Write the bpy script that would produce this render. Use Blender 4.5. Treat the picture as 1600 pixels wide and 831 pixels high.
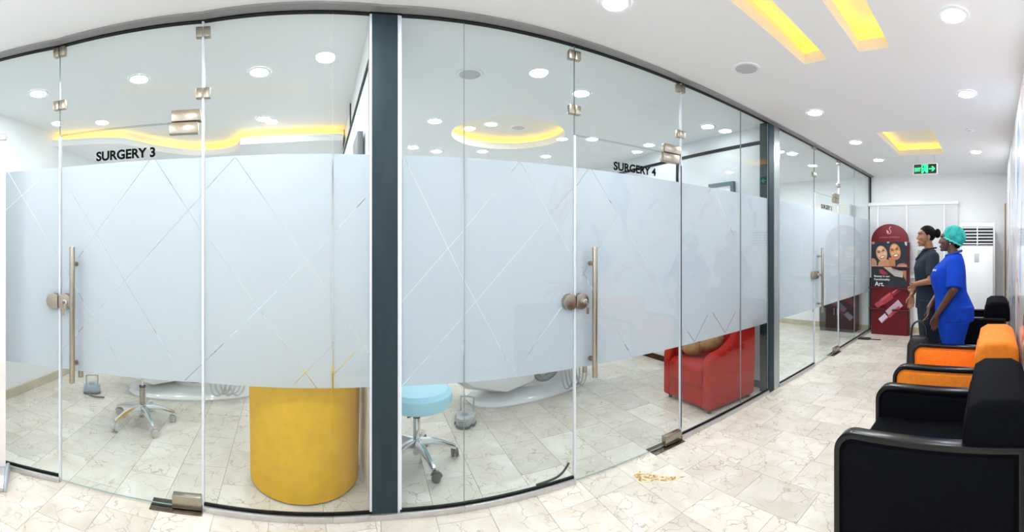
import bpy, bmesh, math, random
from mathutils import Vector, Matrix
from mathutils.geometry import tessellate_polygon

random.seed(7)
for o in list(bpy.data.objects):
    bpy.data.objects.remove(o)
scene = bpy.context.scene
COL = scene.collection

# ------------------------------------------------------------------ camera, world, exposure
# the photograph is a hand-swept panorama: 622 px per radian on a cylinder, horizon at row 388.7
F, HOR, EYE, VP = 622.0, 388.7, 1.463, 1552.0
cam_d = bpy.data.cameras.new('camera')
cam_d.type = 'PANO'
cam_d.panorama_type = 'CENTRAL_CYLINDRICAL'
cam_d.central_cylindrical_range_u_min = -800 / F
cam_d.central_cylindrical_range_u_max = 800 / F
cam_d.central_cylindrical_range_v_min = (HOR - 831) / F
cam_d.central_cylindrical_range_v_max = HOR / F
cam_d.central_cylindrical_radius = 1.0
cam_d.clip_start = 0.01
cam = bpy.data.objects.new('camera', cam_d)
COL.objects.link(cam)
cam.location = (0, 0, EYE)
cam.rotation_euler = (math.pi / 2, 0, (VP - 800) / F)
scene.camera = cam

world = bpy.data.worlds.new('world')
scene.world = world
world.use_nodes = True
world.node_tree.nodes['Background'].inputs[0].default_value = (0.9, 0.95, 1.0, 1)
world.node_tree.nodes['Background'].inputs[1].default_value = 0.4

vs = scene.view_settings
vs.view_transform = 'Standard'
vs.look = 'None'
vs.gamma = 1.0
vs.use_curve_mapping = False
vs.exposure = 0.9
try:
    scene.cycles.transparent_max_bounces = 24
    scene.cycles.max_bounces = 9
    scene.cycles.diffuse_bounces = 5
    scene.cycles.glossy_bounces = 4
    scene.cycles.adaptive_threshold = 0.02
    scene.cycles.sample_clamp_indirect = 6
    scene.cycles.caustics_reflective = False
    scene.cycles.caustics_refractive = False
except Exception:
    pass

LAMP = 140.0          # radiance of a downlight diffuser
LED = 2.9            # radiance of the amber cove strips
CEIL = 2.75

# ------------------------------------------------------------------ materials
MATS = {}
def mat(name, color=(0.8, 0.8, 0.8), rough=0.5, metal=0.0, spec=0.5, emit=None, estr=0.0, coat=0.0, noise=0.0, nscale=20.0, bump=0.0, bscale=200.0, sheen=0.0, stretch=None):
    if name in MATS:
        return MATS[name]
    m = bpy.data.materials.new(name)
    m.use_nodes = True
    nt = m.node_tree
    b = nt.nodes['Principled BSDF']
    b.inputs['Base Color'].default_value = (*color, 1)
    b.inputs['Roughness'].default_value = rough
    b.inputs['Metallic'].default_value = metal
    b.inputs['Specular IOR Level'].default_value = spec
    b.inputs['Coat Weight'].default_value = coat
    b.inputs['Sheen Weight'].default_value = sheen
    if emit:
        b.inputs['Emission Color'].default_value = (*emit, 1)
        b.inputs['Emission Strength'].default_value = estr
    if noise or bump:
        tc = nt.nodes.new('ShaderNodeTexCoord')
        src = tc.outputs['Object']
        if stretch:
            mp = nt.nodes.new('ShaderNodeMapping')
            mp.inputs['Scale'].default_value = stretch
            nt.links.new(src, mp.inputs['Vector'])
            src = mp.outputs['Vector']
    if noise:
        n = nt.nodes.new('ShaderNodeTexNoise')
        n.inputs['Scale'].default_value = nscale
        n.inputs['Detail'].default_value = 4
        nt.links.new(src, n.inputs['Vector'])
        r = nt.nodes.new('ShaderNodeValToRGB')
        r.color_ramp.elements[0].position = 0.3
        r.color_ramp.elements[1].position = 0.7
        r.color_ramp.elements[0].color = (*[c * (1 - noise) for c in color], 1)
        r.color_ramp.elements[1].color = (*[min(1, c * (1 + noise)) for c in color], 1)
        nt.links.new(n.outputs['Fac'], r.inputs['Fac'])
        nt.links.new(r.outputs['Color'], b.inputs['Base Color'])
    if bump:
        n2 = nt.nodes.new('ShaderNodeTexNoise')
        n2.inputs['Scale'].default_value = bscale
        n2.inputs['Detail'].default_value = 3
        nt.links.new(src, n2.inputs['Vector'])
        bp = nt.nodes.new('ShaderNodeBump')
        bp.inputs['Strength'].default_value = bump
        bp.inputs['Distance'].default_value = 0.002
        nt.links.new(n2.outputs['Fac'], bp.inputs['Height'])
        nt.links.new(bp.outputs['Normal'], b.inputs['Normal'])
    MATS[name] = m
    return m

def glass_mat():
    m = bpy.data.materials.new('clear_glass')
    m.use_nodes = True
    nt = m.node_tree
    nt.nodes.remove(nt.nodes['Principled BSDF'])
    out = nt.nodes['Material Output']
    lw = nt.nodes.new('ShaderNodeLayerWeight'); lw.inputs['Blend'].default_value = 0.5
    pw = nt.nodes.new('ShaderNodeMath'); pw.operation = 'POWER'; pw.inputs[1].default_value = 5
    ma = nt.nodes.new('ShaderNodeMath'); ma.operation = 'MULTIPLY_ADD'
    ma.inputs[1].default_value = 0.70; ma.inputs[2].default_value = 0.030
    nt.links.new(lw.outputs['Facing'], pw.inputs[0]); nt.links.new(pw.outputs[0], ma.inputs[0])
    tr = nt.nodes.new('ShaderNodeBsdfTransparent'); tr.inputs[0].default_value = (0.935, 0.965, 0.97, 1)
    gl = nt.nodes.new('ShaderNodeBsdfGlossy'); gl.inputs['Roughness'].default_value = 0.0
    gl.inputs['Color'].default_value = (1, 1, 1, 1)
    mx = nt.nodes.new('ShaderNodeMixShader')
    nt.links.new(ma.outputs[0], mx.inputs[0]); nt.links.new(tr.outputs[0], mx.inputs[1]); nt.links.new(gl.outputs[0], mx.inputs[2])
    nt.links.new(mx.outputs[0], out.inputs['Surface'])
    return m

def film_mat():
    m = bpy.data.materials.new('frosted_film')
    m.use_nodes = True
    nt = m.node_tree
    nt.nodes.remove(nt.nodes['Principled BSDF'])
    out = nt.nodes['Material Output']
    d = nt.nodes.new('ShaderNodeBsdfDiffuse'); d.inputs[0].default_value = (0.615, 0.648, 0.705, 1)
    t = nt.nodes.new('ShaderNodeBsdfTranslucent'); t.inputs[0].default_value = (0.675, 0.698, 0.752, 1)
    mx = nt.nodes.new('ShaderNodeMixShader'); mx.inputs[0].default_value = 0.55
    nt.links.new(d.outputs[0], mx.inputs[1]); nt.links.new(t.outputs[0], mx.inputs[2])
    nt.links.new(mx.outputs[0], out.inputs['Surface'])
    return m

def marble_mat():
    m = bpy.data.materials.new('cream_marble')
    m.use_nodes = True
    nt = m.node_tree
    N, L = nt.nodes.new, nt.links.new
    b = nt.nodes['Principled BSDF']
    b.inputs['Roughness'].default_value = 0.16
    b.inputs['Specular IOR Level'].default_value = 0.45
    geo = N('ShaderNodeNewGeometry')
    oi = N('ShaderNodeObjectInfo')
    # every tile shows its own piece of the stone
    sh = N('ShaderNodeVectorMath'); sh.operation = 'MULTIPLY_ADD'
    cb = N('ShaderNodeCombineXYZ')
    for i in range(3):
        L(oi.outputs['Random'], cb.inputs[i])
    L(cb.outputs[0], sh.inputs[0]); sh.inputs[1].default_value = (37, 53, 71); L(geo.outputs['Position'], sh.inputs[2])
    warp = N('ShaderNodeTexNoise'); warp.inputs['Scale'].default_value = 5.0; warp.inputs['Detail'].default_value = 5
    L(sh.outputs[0], warp.inputs['Vector'])
    wm = N('ShaderNodeVectorMath'); wm.operation = 'MULTIPLY_ADD'; wm.inputs[1].default_value = (0.32, 0.32, 0.32)
    L(warp.outputs['Color'], wm.inputs[0]); L(sh.outputs[0], wm.inputs[2])
    v = N('ShaderNodeTexVoronoi'); v.feature = 'DISTANCE_TO_EDGE'; v.inputs['Scale'].default_value = 7.5
    L(wm.outputs[0], v.inputs['Vector'])
    vr = N('ShaderNodeValToRGB')
    vr.color_ramp.elements[0].position = 0.0; vr.color_ramp.elements[0].color = (1, 1, 1, 1)
    vr.color_ramp.elements[1].position = 0.03; vr.color_ramp.elements[1].color = (0, 0, 0, 1)
    L(v.outputs['Distance'], vr.inputs['Fac'])
    # veins break up
    nb = N('ShaderNodeTexNoise'); nb.inputs['Scale'].default_value = 7.0; nb.inputs['Detail'].default_value = 2
    L(sh.outputs[0], nb.inputs['Vector'])
    nr = N('ShaderNodeValToRGB'); nr.color_ramp.elements[0].position = 0.36; nr.color_ramp.elements[1].position = 0.6
    L(nb.outputs['Fac'], nr.inputs['Fac'])
    mul = N('ShaderNodeMath'); mul.operation = 'MULTIPLY'
    L(vr.outputs['Color'], mul.inputs[0]); L(nr.outputs['Color'], mul.inputs[1])
    # clouds
    cl = N('ShaderNodeTexNoise'); cl.inputs['Scale'].default_value = 4.0; cl.inputs['Detail'].default_value = 6; cl.inputs['Distortion'].default_value = 0.8
    L(sh.outputs[0], cl.inputs['Vector'])
    cr = N('ShaderNodeValToRGB')
    cr.color_ramp.elements[0].position = 0.3; cr.color_ramp.elements[0].color = (0.66, 0.585, 0.49, 1)
    cr.color_ramp.elements[1].position = 0.7; cr.color_ramp.elements[1].color = (0.80, 0.75, 0.675, 1)
    L(cl.outputs['Fac'], cr.inputs['Fac'])
    tone = N('ShaderNodeMapRange'); tone.inputs['To Min'].default_value = 0.89; tone.inputs['To Max'].default_value = 1.05
    L(oi.outputs['Random'], tone.inputs['Value'])
    tm = N('ShaderNodeMixRGB'); tm.blend_type = 'MULTIPLY'; tm.inputs[0].default_value = 1.0
    L(cr.outputs['Color'], tm.inputs[1]); L(tone.outputs[0], tm.inputs[2])
    mx = N('ShaderNodeMixRGB'); mx.inputs[2].default_value = (0.36, 0.27, 0.18, 1)
    m7 = N('ShaderNodeMath'); m7.operation = 'MULTIPLY'; m7.inputs[1].default_value = 0.8
    L(mul.outputs[0], m7.inputs[0]); L(m7.outputs[0], mx.inputs[0]); L(tm.outputs[0], mx.inputs[1])
    # fine specks
    L(mx.outputs[0], b.inputs['Base Color'])
    return m

def mural_mat():
    m = bpy.data.materials.new('mural_print')
    m.use_nodes = True
    nt = m.node_tree
    N, L = nt.nodes.new, nt.links.new
    b = nt.nodes['Principled BSDF']
    b.inputs['Roughness'].default_value = 0.12
    tc = N('ShaderNodeTexCoord')
    mp = N('ShaderNodeMapping'); mp.inputs['Scale'].default_value = (1, 1.1, 0.8); L(tc.outputs['Object'], mp.inputs['Vector'])
    n = N('ShaderNodeTexNoise'); n.inputs['Scale'].default_value = 1.6; n.inputs['Detail'].default_value = 2; n.inputs['Distortion'].default_value = 1.2
    L(mp.outputs[0], n.inputs['Vector'])
    r = N('ShaderNodeValToRGB'); cr = r.color_ramp; cr.interpolation = 'EASE'
    cr.elements[0].position = 0.0; cr.elements[0].color = (0.05, 0.25, 0.35, 1)
    cr.elements[1].position = 1.0; cr.elements[1].color = (0.75, 0.3, 0.1, 1)
    for p, c in ((0.32, (0.12, 0.3, 0.75)), (0.38, (0.8, 0.86, 0.93)), (0.45, (0.9, 0.9, 0.92)), (0.55, (0.9, 0.89, 0.9)), (0.6, (0.85, 0.7, 0.68)), (0.645, (0.5, 0.06, 0.16)), (0.68, (0.86, 0.82, 0.7)), (0.74, (0.1, 0.4, 0.45))):
        e = cr.elements.new(p); e.color = (*c, 1)
    L(n.outputs['Fac'], r.inputs['Fac']); L(r.outputs['Color'], b.inputs['Base Color'])
    return m

GLASS, FILM, MARBLE = glass_mat(), film_mat(), marble_mat()
WHITE = mat('white_paint', (0.87, 0.875, 0.88), 0.6)
CEILM = mat('ceiling_paint', (0.90, 0.90, 0.90), 0.75)
GROUT = mat('grout', (0.50, 0.44, 0.37), 0.8)
SLATE = mat('slate_column_paint', (0.020, 0.036, 0.044), 0.45, spec=0.2, noise=0.12, nscale=3, stretch=(6, 6, 1))
BLACKTRIM = mat('black_trim', (0.004, 0.0045, 0.005), 0.5, spec=0.15)
ALU = mat('brushed_aluminium', (0.62, 0.61, 0.62), 0.35, 0.85, noise=0.06, nscale=30)
STEEL = mat('satin_steel', (0.40, 0.355, 0.295), 0.30, 1.0, noise=0.05, nscale=60)
CHROME = mat('polished_aluminium', (0.72, 0.73, 0.75), 0.16, 1.0)
DARKSTEEL = mat('dark_bronze_plate', (0.16, 0.13, 0.10), 0.22, 1.0)
EDGE = mat('glass_edge_seal', (0.66, 0.68, 0.74), 0.3, 0.0, coat=0.4)
EDGEDARK = mat('glass_edge_green', (0.26, 0.32, 0.31), 0.3)
def lamp(k, tint=(0.93, 0.975, 1.0)):
    return mat('lamp_diffuser_%d' % int(k * 100), (1, 1, 1), 0.5, emit=tint, estr=LAMP * k)
LEDM = mat('amber_led_strip', (1, 0.8, 0.2), 0.5, emit=(1.0, 0.60, 0.035), estr=LED)
COVE = mat('cove_paint', (0.86, 0.84, 0.78), 0.7)
PLASTIC = mat('white_plastic', (0.86, 0.87, 0.88), 0.3)
GREYPL = mat('grey_plastic', (0.42, 0.45, 0.49), 0.35)
DKGREY = mat('dark_grey_plastic', (0.12, 0.125, 0.13), 0.45)
RUBBER = mat('black_rubber', (0.02, 0.02, 0.022), 0.6)
INK = mat('black_vinyl', (0.003, 0.003, 0.004), 0.6, spec=0.08)

# ------------------------------------------------------------------ mesh helpers
def T(loc=(0, 0, 0), rz=0.0):
    return Matrix.Translation(Vector(loc)) @ Matrix.Rotation(rz, 4, 'Z')

def finish(bm, angle=35):
    bmesh.ops.recalc_face_normals(bm, faces=bm.faces)
    lim = math.radians(angle)
    for f in bm.faces:
        f.smooth = True
    for e in bm.edges:
        if len(e.link_faces) == 2:
            e.smooth = e.calc_face_angle(0) < lim
        else:
            e.smooth = False

def obj(name, bm, material=None, parent=None, loc=None, rot=None, smooth=True):
    if isinstance(bm, bpy.types.Mesh):
        me = bm
    else:
        if smooth:
            finish(bm)
        me = bpy.data.meshes.new(name)
        bm.to_mesh(me)
        bm.free()
    o = bpy.data.objects.new(name, me)
    if material is not None and len(me.materials) == 0:
        for mm in (material if isinstance(material, (list, tuple)) else [material]):
            me.materials.append(mm)
    COL.objects.link(o)
    if parent is not None:
        o.parent = parent
    if loc is not None:
        o.location = loc
    if rot is not None:
        o.rotation_euler = rot
    return o

def tag(o, label=None, cat=None, group=None, kind=None):
    if label: o['label'] = label
    if cat: o['category'] = cat
    if group: o['group'] = group
    if kind: o['kind'] = kind
    return o

def thing(name, label, cat, loc=(0, 0, 0), rz=0.0, group=None, kind=None):
    o = bpy.data.objects.new(name, None)
    COL.objects.link(o)
    o.location = loc
    o.rotation_euler = (0, 0, rz)
    o.empty_display_size = 0.1
    return tag(o, label, cat, group, kind)

def struct(name, bm, material, parent=None, label=None):
    o = obj(name, bm, material, parent)
    if parent is None:
        o['kind'] = 'structure'
    if label: o['label'] = label
    return o

def join(*bms):
    out = bmesh.new()
    for b in bms:
        me = bpy.data.meshes.new('tmp')
        b.to_mesh(me); b.free()
        out.from_mesh(me)
        bpy.data.meshes.remove(me)
    return out

def box(c, s, bevel=0.0, seg=2, rot=None):
    bm = bmesh.new()
    bmesh.ops.create_cube(bm, size=1.0)
    bmesh.ops.scale(bm, vec=s, verts=bm.verts)
    if bevel:
        bmesh.ops.bevel(bm, geom=list(bm.edges), offset=min(bevel, min(s) * 0.49), segments=seg, profile=0.5, affect='EDGES')
    if rot is not None:
        bmesh.ops.transform(bm, matrix=rot.to_4x4(), verts=bm.verts)
    bmesh.ops.translate(bm, vec=c, verts=bm.verts)
    return bm

def bx(x0, x1, y0, y1, z0, z1, bevel=0.0, seg=2):
    return box(((x0 + x1) / 2, (y0 + y1) / 2, (z0 + z1) / 2), (abs(x1 - x0), abs(y1 - y0), abs(z1 - z0)), bevel, seg)

def cyl(p0, p1, r0, r1=None, seg=20, bevel=0.0):
    r1 = r0 if r1 is None else r1
    p0, p1 = Vector(p0), Vector(p1)
    d = p1 - p0
    bm = bmesh.new()
    bmesh.ops.create_cone(bm, cap_ends=True, segments=seg, radius1=r0, radius2=r1, depth=d.length)
    if bevel:
        ed = [e for e in bm.edges if len(e.link_faces) == 2 and e.calc_face_angle(0) > 1.0]
        bmesh.ops.bevel(bm, geom=ed, offset=bevel, segments=2, profile=0.5, affect='EDGES')
    q = Vector((0, 0, 1)).rotation_difference(d.normalized())
    bmesh.ops.transform(bm, matrix=Matrix.Translation((p0 + p1) / 2) @ q.to_matrix().to_4x4(), verts=bm.verts)
    return bm

def lathe(profile, seg=32, c=(0, 0, 0)):
    bm = bmesh.new()
    rings = []
    for r, z in profile:
        if r < 1e-5:
            rings.append([bm.verts.new((c[0], c[1], c[2] + z))])
        else:
            rings.append([bm.verts.new((c[0] + r * math.cos(2 * math.pi * k / seg), c[1] + r * math.sin(2 * math.pi * k / seg), c[2] + z)) for k in range(seg)])
    for a, b in zip(rings, rings[1:]):
        for k in range(seg):
            k2 = (k + 1) % seg
            if len(a) == 1 and len(b) == 1:
                continue
            if len(a) == 1:
                bm.faces.new((a[0], b[k], b[k2]))
            elif len(b) == 1:
                bm.faces.new((a[k], b[0], a[k2]))
            else:
                bm.faces.new((a[k], b[k], b[k2], a[k2]))
    return bm

def ellipsoid(c, r, seg=24, rings=14, rot=None):
    bm = bmesh.new()
    bmesh.ops.create_uvsphere(bm, u_segments=seg, v_segments=rings, radius=1.0)
    bmesh.ops.scale(bm, vec=r, verts=bm.verts)
    if rot is not None:
        bmesh.ops.transform(bm, matrix=rot.to_4x4(), verts=bm.verts)
    bmesh.ops.translate(bm, vec=c, verts=bm.verts)
    return bm

def tube(pts, r, seg=8, closed=False, r_end=None):
    pts = [Vector(p) for p in pts]
    bm = bmesh.new()
    n = len(pts)
    rings = []
    up = None
    for i, p in enumerate(pts):
        if closed:
            t = (pts[(i + 1) % n] - pts[i - 1]).normalized()
        else:
            t = (pts[min(i + 1, n - 1)] - pts[max(i - 1, 0)]).normalized()
        if up is None:
            up = Vector((0, 0, 1)) if abs(t.z) < 0.9 else Vector((1, 0, 0))
        a = t.cross(up).normalized()
        up = a.cross(t).normalized()
        rr = r if r_end is None else r + (r_end - r) * i / (n - 1)
        rings.append([bm.verts.new(p + a * rr * math.cos(2 * math.pi * k / seg) + up * rr * math.sin(2 * math.pi * k / seg)) for k in range(seg)])
    for i in range(n if closed else n - 1):
        a, b = rings[i], rings[(i + 1) % n]
        for k in range(seg):
            bm.faces.new((a[k], a[(k + 1) % seg], b[(k + 1) % seg], b[k]))
    if not closed:
        bm.faces.new(rings[0][::-1]); bm.faces.new(rings[-1])
    return bm

def curve_pts(ctrl, n=8):
    P = [Vector(p) for p in ctrl]
    out = []
    for i in range(len(P) - 1):
        p0, p1, p2, p3 = P[max(i - 1, 0)], P[i], P[i + 1], P[min(i + 2, len(P) - 1)]
        for k in range(n):
            t = k / n
            out.append(0.5 * ((2 * p1) + (p2 - p0) * t + (2 * p0 - 5 * p1 + 4 * p2 - p3) * t * t + (3 * p1 - p0 - 3 * p2 + p3) * t ** 3))
    out.append(P[-1])
    return out

def prism(poly, h0, h1, axis='Z', bevel=0.0, seg=2):
    """extrude a 2-D outline; axis Z: (x,y) swept in z; Y: (x,z) swept in y; X: (y,z) swept in x"""
    def P(a, b, h):
        return {'Z': (a, b, h), 'Y': (a, h, b), 'X': (h, a, b)}[axis]
    bm = bmesh.new()
    lo = [bm.verts.new(P(a, b, h0)) for a, b in poly]
    hi = [bm.verts.new(P(a, b, h1)) for a, b in poly]
    n = len(poly)
    bm.faces.new(lo[::-1]); bm.faces.new(hi)
    for i in range(n):
        bm.faces.new((lo[i], lo[(i + 1) % n], hi[(i + 1) % n], hi[i]))
    bmesh.ops.recalc_face_normals(bm, faces=bm.faces)
    if bevel:
        ed = [e for e in bm.edges if len(e.link_faces) == 2 and e.calc_face_angle(0) > 0.9]
        bmesh.ops.bevel(bm, geom=ed, offset=bevel, segments=seg, profile=0.5, affect='EDGES')
    return bm

def loft(rings, seg=28, p=2.0):
    """rings: (z, cx, cy, rx, ry); superellipse exponent p"""
    bm = bmesh.new()
    R = []
    for z, cx, cy, rx, ry in rings:
        row = []
        for k in range(seg):
            a = 2 * math.pi * k / seg
            c, s = math.cos(a), math.sin(a)
            row.append(bm.verts.new((cx + rx * math.copysign(abs(c) ** (2 / p), c), cy + ry * math.copysign(abs(s) ** (2 / p), s), z)))
        R.append(row)
    for a, b in zip(R, R[1:]):
        for k in range(seg):
            bm.faces.new((a[k], a[(k + 1) % seg], b[(k + 1) % seg], b[k]))
    bm.faces.new(R[0][::-1]); bm.faces.new(R[-1])
    return bm

def poly_holes(outer, holes, z, up=False):
    """flat sheet with holes"""
    loops = [[Vector((x, y, 0)) for x, y in outer]] + [[Vector((x, y, 0)) for x, y in h] for h in holes]
    tris = tessellate_polygon(loops)
    flat = [v for l in loops for v in l]
    bm = bmesh.new()
    vs_ = [bm.verts.new((v.x, v.y, z)) for v in flat]
    for t in tris:
        try:
            bm.faces.new([vs_[i] for i in t])
        except ValueError:
            pass
    bmesh.ops.recalc_face_normals(bm, faces=bm.faces)
    want = 1 if up else -1
    for f in bm.faces:
        f.normal_update()
        if f.normal.z * want < 0:
            f.normal_flip()
    return bm

def text_mesh(body, w, h, depth=0.0015, bold=0.0):
    cu = bpy.data.curves.new('tmp_text', 'FONT')
    cu.body = body
    cu.size = 1.0
    cu.offset = bold
    cu.extrude = 0.01
    cu.resolution_u = 4
    o = bpy.data.objects.new('tmp_text', cu)
    COL.objects.link(o)
    dg = bpy.context.evaluated_depsgraph_get()
    me = bpy.data.meshes.new_from_object(o.evaluated_get(dg))
    bpy.data.objects.remove(o); bpy.data.curves.remove(cu)
    xs = [v.co.x for v in me.vertices]; ys = [v.co.y for v in me.vertices]
    x0, x1, y0, y1 = min(xs), max(xs), min(ys), max(ys)
    for v in me.vertices:   # upright in local XZ, facing -Y
        v.co = Vector(((v.co.x - x0) / (x1 - x0) * w, -(v.co.z + 0.01) / 0.02 * depth, (v.co.y - y0) / (y1 - y0) * h))
    me.update()
    me.materials.clear()
    return me

def evaluate(o):
    dg = bpy.context.evaluated_depsgraph_get()
    me = bpy.data.meshes.new_from_object(o.evaluated_get(dg))
    return me

def fuse(bms, voxel=0.006, smooth=4, factor=0.5):
    """union of closed shapes as one continuous surface"""
    bm = join(*bms)
    bmesh.ops.recalc_face_normals(bm, faces=bm.faces)
    me = bpy.data.meshes.new('tmp'); bm.to_mesh(me); bm.free()
    o = bpy.data.objects.new('tmp', me); COL.objects.link(o)
    r = o.modifiers.new('r', 'REMESH'); r.mode = 'VOXEL'; r.voxel_size = voxel; r.use_smooth_shade = True
    s = o.modifiers.new('s', 'SMOOTH'); s.iterations = smooth; s.factor = factor
    out = evaluate(o)
    bpy.data.objects.remove(o); bpy.data.meshes.remove(me)
    for p in out.polygons:
        p.use_smooth = True
    return out

def copy_tree(o, parent=None):
    c = o.copy()
    COL.objects.link(c)
    c.parent = parent
    for ch in list(o.children):
        copy_tree(ch, c)
    return c

def ray(px):                       # unit plan direction seen at a photo column
    a = (VP - px) / F
    return Vector((-math.sin(a), math.cos(a)))

# ------------------------------------------------------------------ the plan
XW = -2.167                                   # glass front of the straight run
def on_front(px):                             # y where a column meets the straight glass front
    d = ray(px); return XW / d.x * d.y
P600 = Vector((XW, 0.0873))
P318 = Vector((-2.042, -0.896))
P94 = Vector((-1.794, -1.751))
PL = P94 + (Vector((-1.617, -2.142)) - P94).normalized() * 1.75
def on_seg(px, a, b):
    d = ray(px); e = b - a
    k = (a.x * d.y - a.y * d.x) / (e.y * d.x - e.x * d.y)
    return a + e * k
Q520, Q581 = on_seg(520, P318, P600), on_seg(581, P318, P600)
R = lambda px: Vector((XW, on_front(px)))
XR, YEND, YBACK, XB = 0.22, 6.78, -5.0, -6.2

# ------------------------------------------------------------------ floor: staggered marble tiles on a grout bed
floor = struct('floor', bx(XB - 0.1, XR + 0.2, YBACK - 0.1, YEND + 0.2, -0.12, -0.006), GROUT)

def clip_half(poly, n, c, keep):
    out = []
    for i in range(len(poly)):
        a, b = poly[i], poly[(i + 1) % len(poly)]
        da, db = (a[0] * n[0] + a[1] * n[1] - c) * keep, (b[0] * n[0] + b[1] * n[1] - c) * keep
        if da >= 0: out.append(a)
        if da * db < 0:
            t = da / (da - db); out.append((a[0] + (b[0] - a[0]) * t, a[1] + (b[1] - a[1]) * t))
    return out

# the two tile fields meet on the line of the wall between Surgery 3 and Surgery 4
wdir = Vector((-2.1, -0.27)).normalized()
fn = Vector((-wdir.y, wdir.x)); fn = fn if fn.y > 0 else -fn
fc = fn.dot(Vector((-2.2, 0.03)))
tiles = []
TW, TL, G = 0.2995, 0.413, 0.0012
row_off = {6: -1.61, 7: -1.404, 0: -2.68, 1: -2.797, -1: -2.08, 3: -1.97, 5: -1.63, 4: -1.42}
for k in range(-4, 22):
    y0 = 0.668 + TW * k
    xo = row_off.get(k, -1.5 + (0.2 if k % 2 else 0) + 0.05 * math.sin(k * 2.3))
    for j in range(-16, 9):
        x0 = xo + TL * j
        p = [(x0 + G, y0 + G), (x0 + TL - G, y0 + G), (x0 + TL - G, y0 + TW - G), (x0 + G, y0 + TW - G)]
        p = clip_half(p, (fn.x, fn.y), fc + G, 1)
        if len(p) > 2: tiles.append(p)
ca, sa = 0.978, 0.206
for k in range(-16, 8):
    w0 = -0.995 + 0.302 * k
    uo = -2.863 + (0.232 if k % 2 else 0)
    for j in range(-14, 10):
        u0 = uo + 0.415 * j
        p = [(u0 + G, w0 + G), (u0 + 0.415 - G, w0 + G), (u0 + 0.415 - G, w0 + 0.302 - G), (u0 + G, w0 + 0.302 - G)]
        p = [(u * ca - w * sa, u * sa + w * ca) for u, w in p]
        p = clip_half(p, (fn.x, fn.y), fc - G, -1)
        if len(p) > 2: tiles.append(p)
tiles2 = []
for p in tiles:
    for n, c, kp in (((1, 0), XB, 1), ((1, 0), XR, -1), ((0, 1), YBACK, 1), ((0, 1), YEND, -1)):
        p = clip_half(p, n, c, kp)
        if len(p) < 3: break
    else:
        ar = abs(sum(p[i][0] * p[(i + 1) % len(p)][1] - p[(i + 1) % len(p)][0] * p[i][1] for i in range(len(p)))) / 2
        if ar > 0.002: tiles2.append((p, ar))
def tile_rank(pa):
    p, ar = pa
    cx = sum(a for a, b in p) / len(p); cy = sum(b for a, b in p) / len(p)
    r = math.hypot(cx, cy); a = math.atan2(-cx, cy)
    if not (-0.12 < a < 2.52) or r < 1.9 or r > 7.4: return 0
    if cx < XW and r > 4.9 and cy < 3.4: return 0
    return ar / r ** 3
tiles2.sort(key=tile_rank, reverse=True)
mesh_cache = {}
def tile_mesh(p):
    x0, y0 = p[0]
    key = tuple((round(a - x0, 3), round(b - y0, 3)) for a, b in p)
    if key not in mesh_cache:
        bm = prism([(a - x0, b - y0) for a, b in p], -0.012, 0.0)
        me = bpy.data.meshes.new('floor_tile'); bm.to_mesh(me); bm.free()
        me.materials.append(MARBLE)
        mesh_cache[key] = me
    return mesh_cache[key], (x0, y0, 0)
rest = bmesh.new()
for i, (p, ar) in enumerate(tiles2):
    if i < 300:
        me, loc = tile_mesh(p)
        obj('floor_tile', me, None, floor, loc)
    else:
        lo = [rest.verts.new((a, b, -0.012)) for a, b in p]; hi = [rest.verts.new((a, b, 0)) for a, b in p]
        f = rest.faces.new(hi)
        f.normal_update()
        if f.normal.z < 0: f.normal_flip()
        for q in range(len(p)): rest.faces.new((lo[q], lo[(q + 1) % len(p)], hi[(q + 1) % len(p)], hi[q]))
tag(obj('marble_tiling', rest, MARBLE, floor, smooth=False), kind='stuff')

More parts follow.
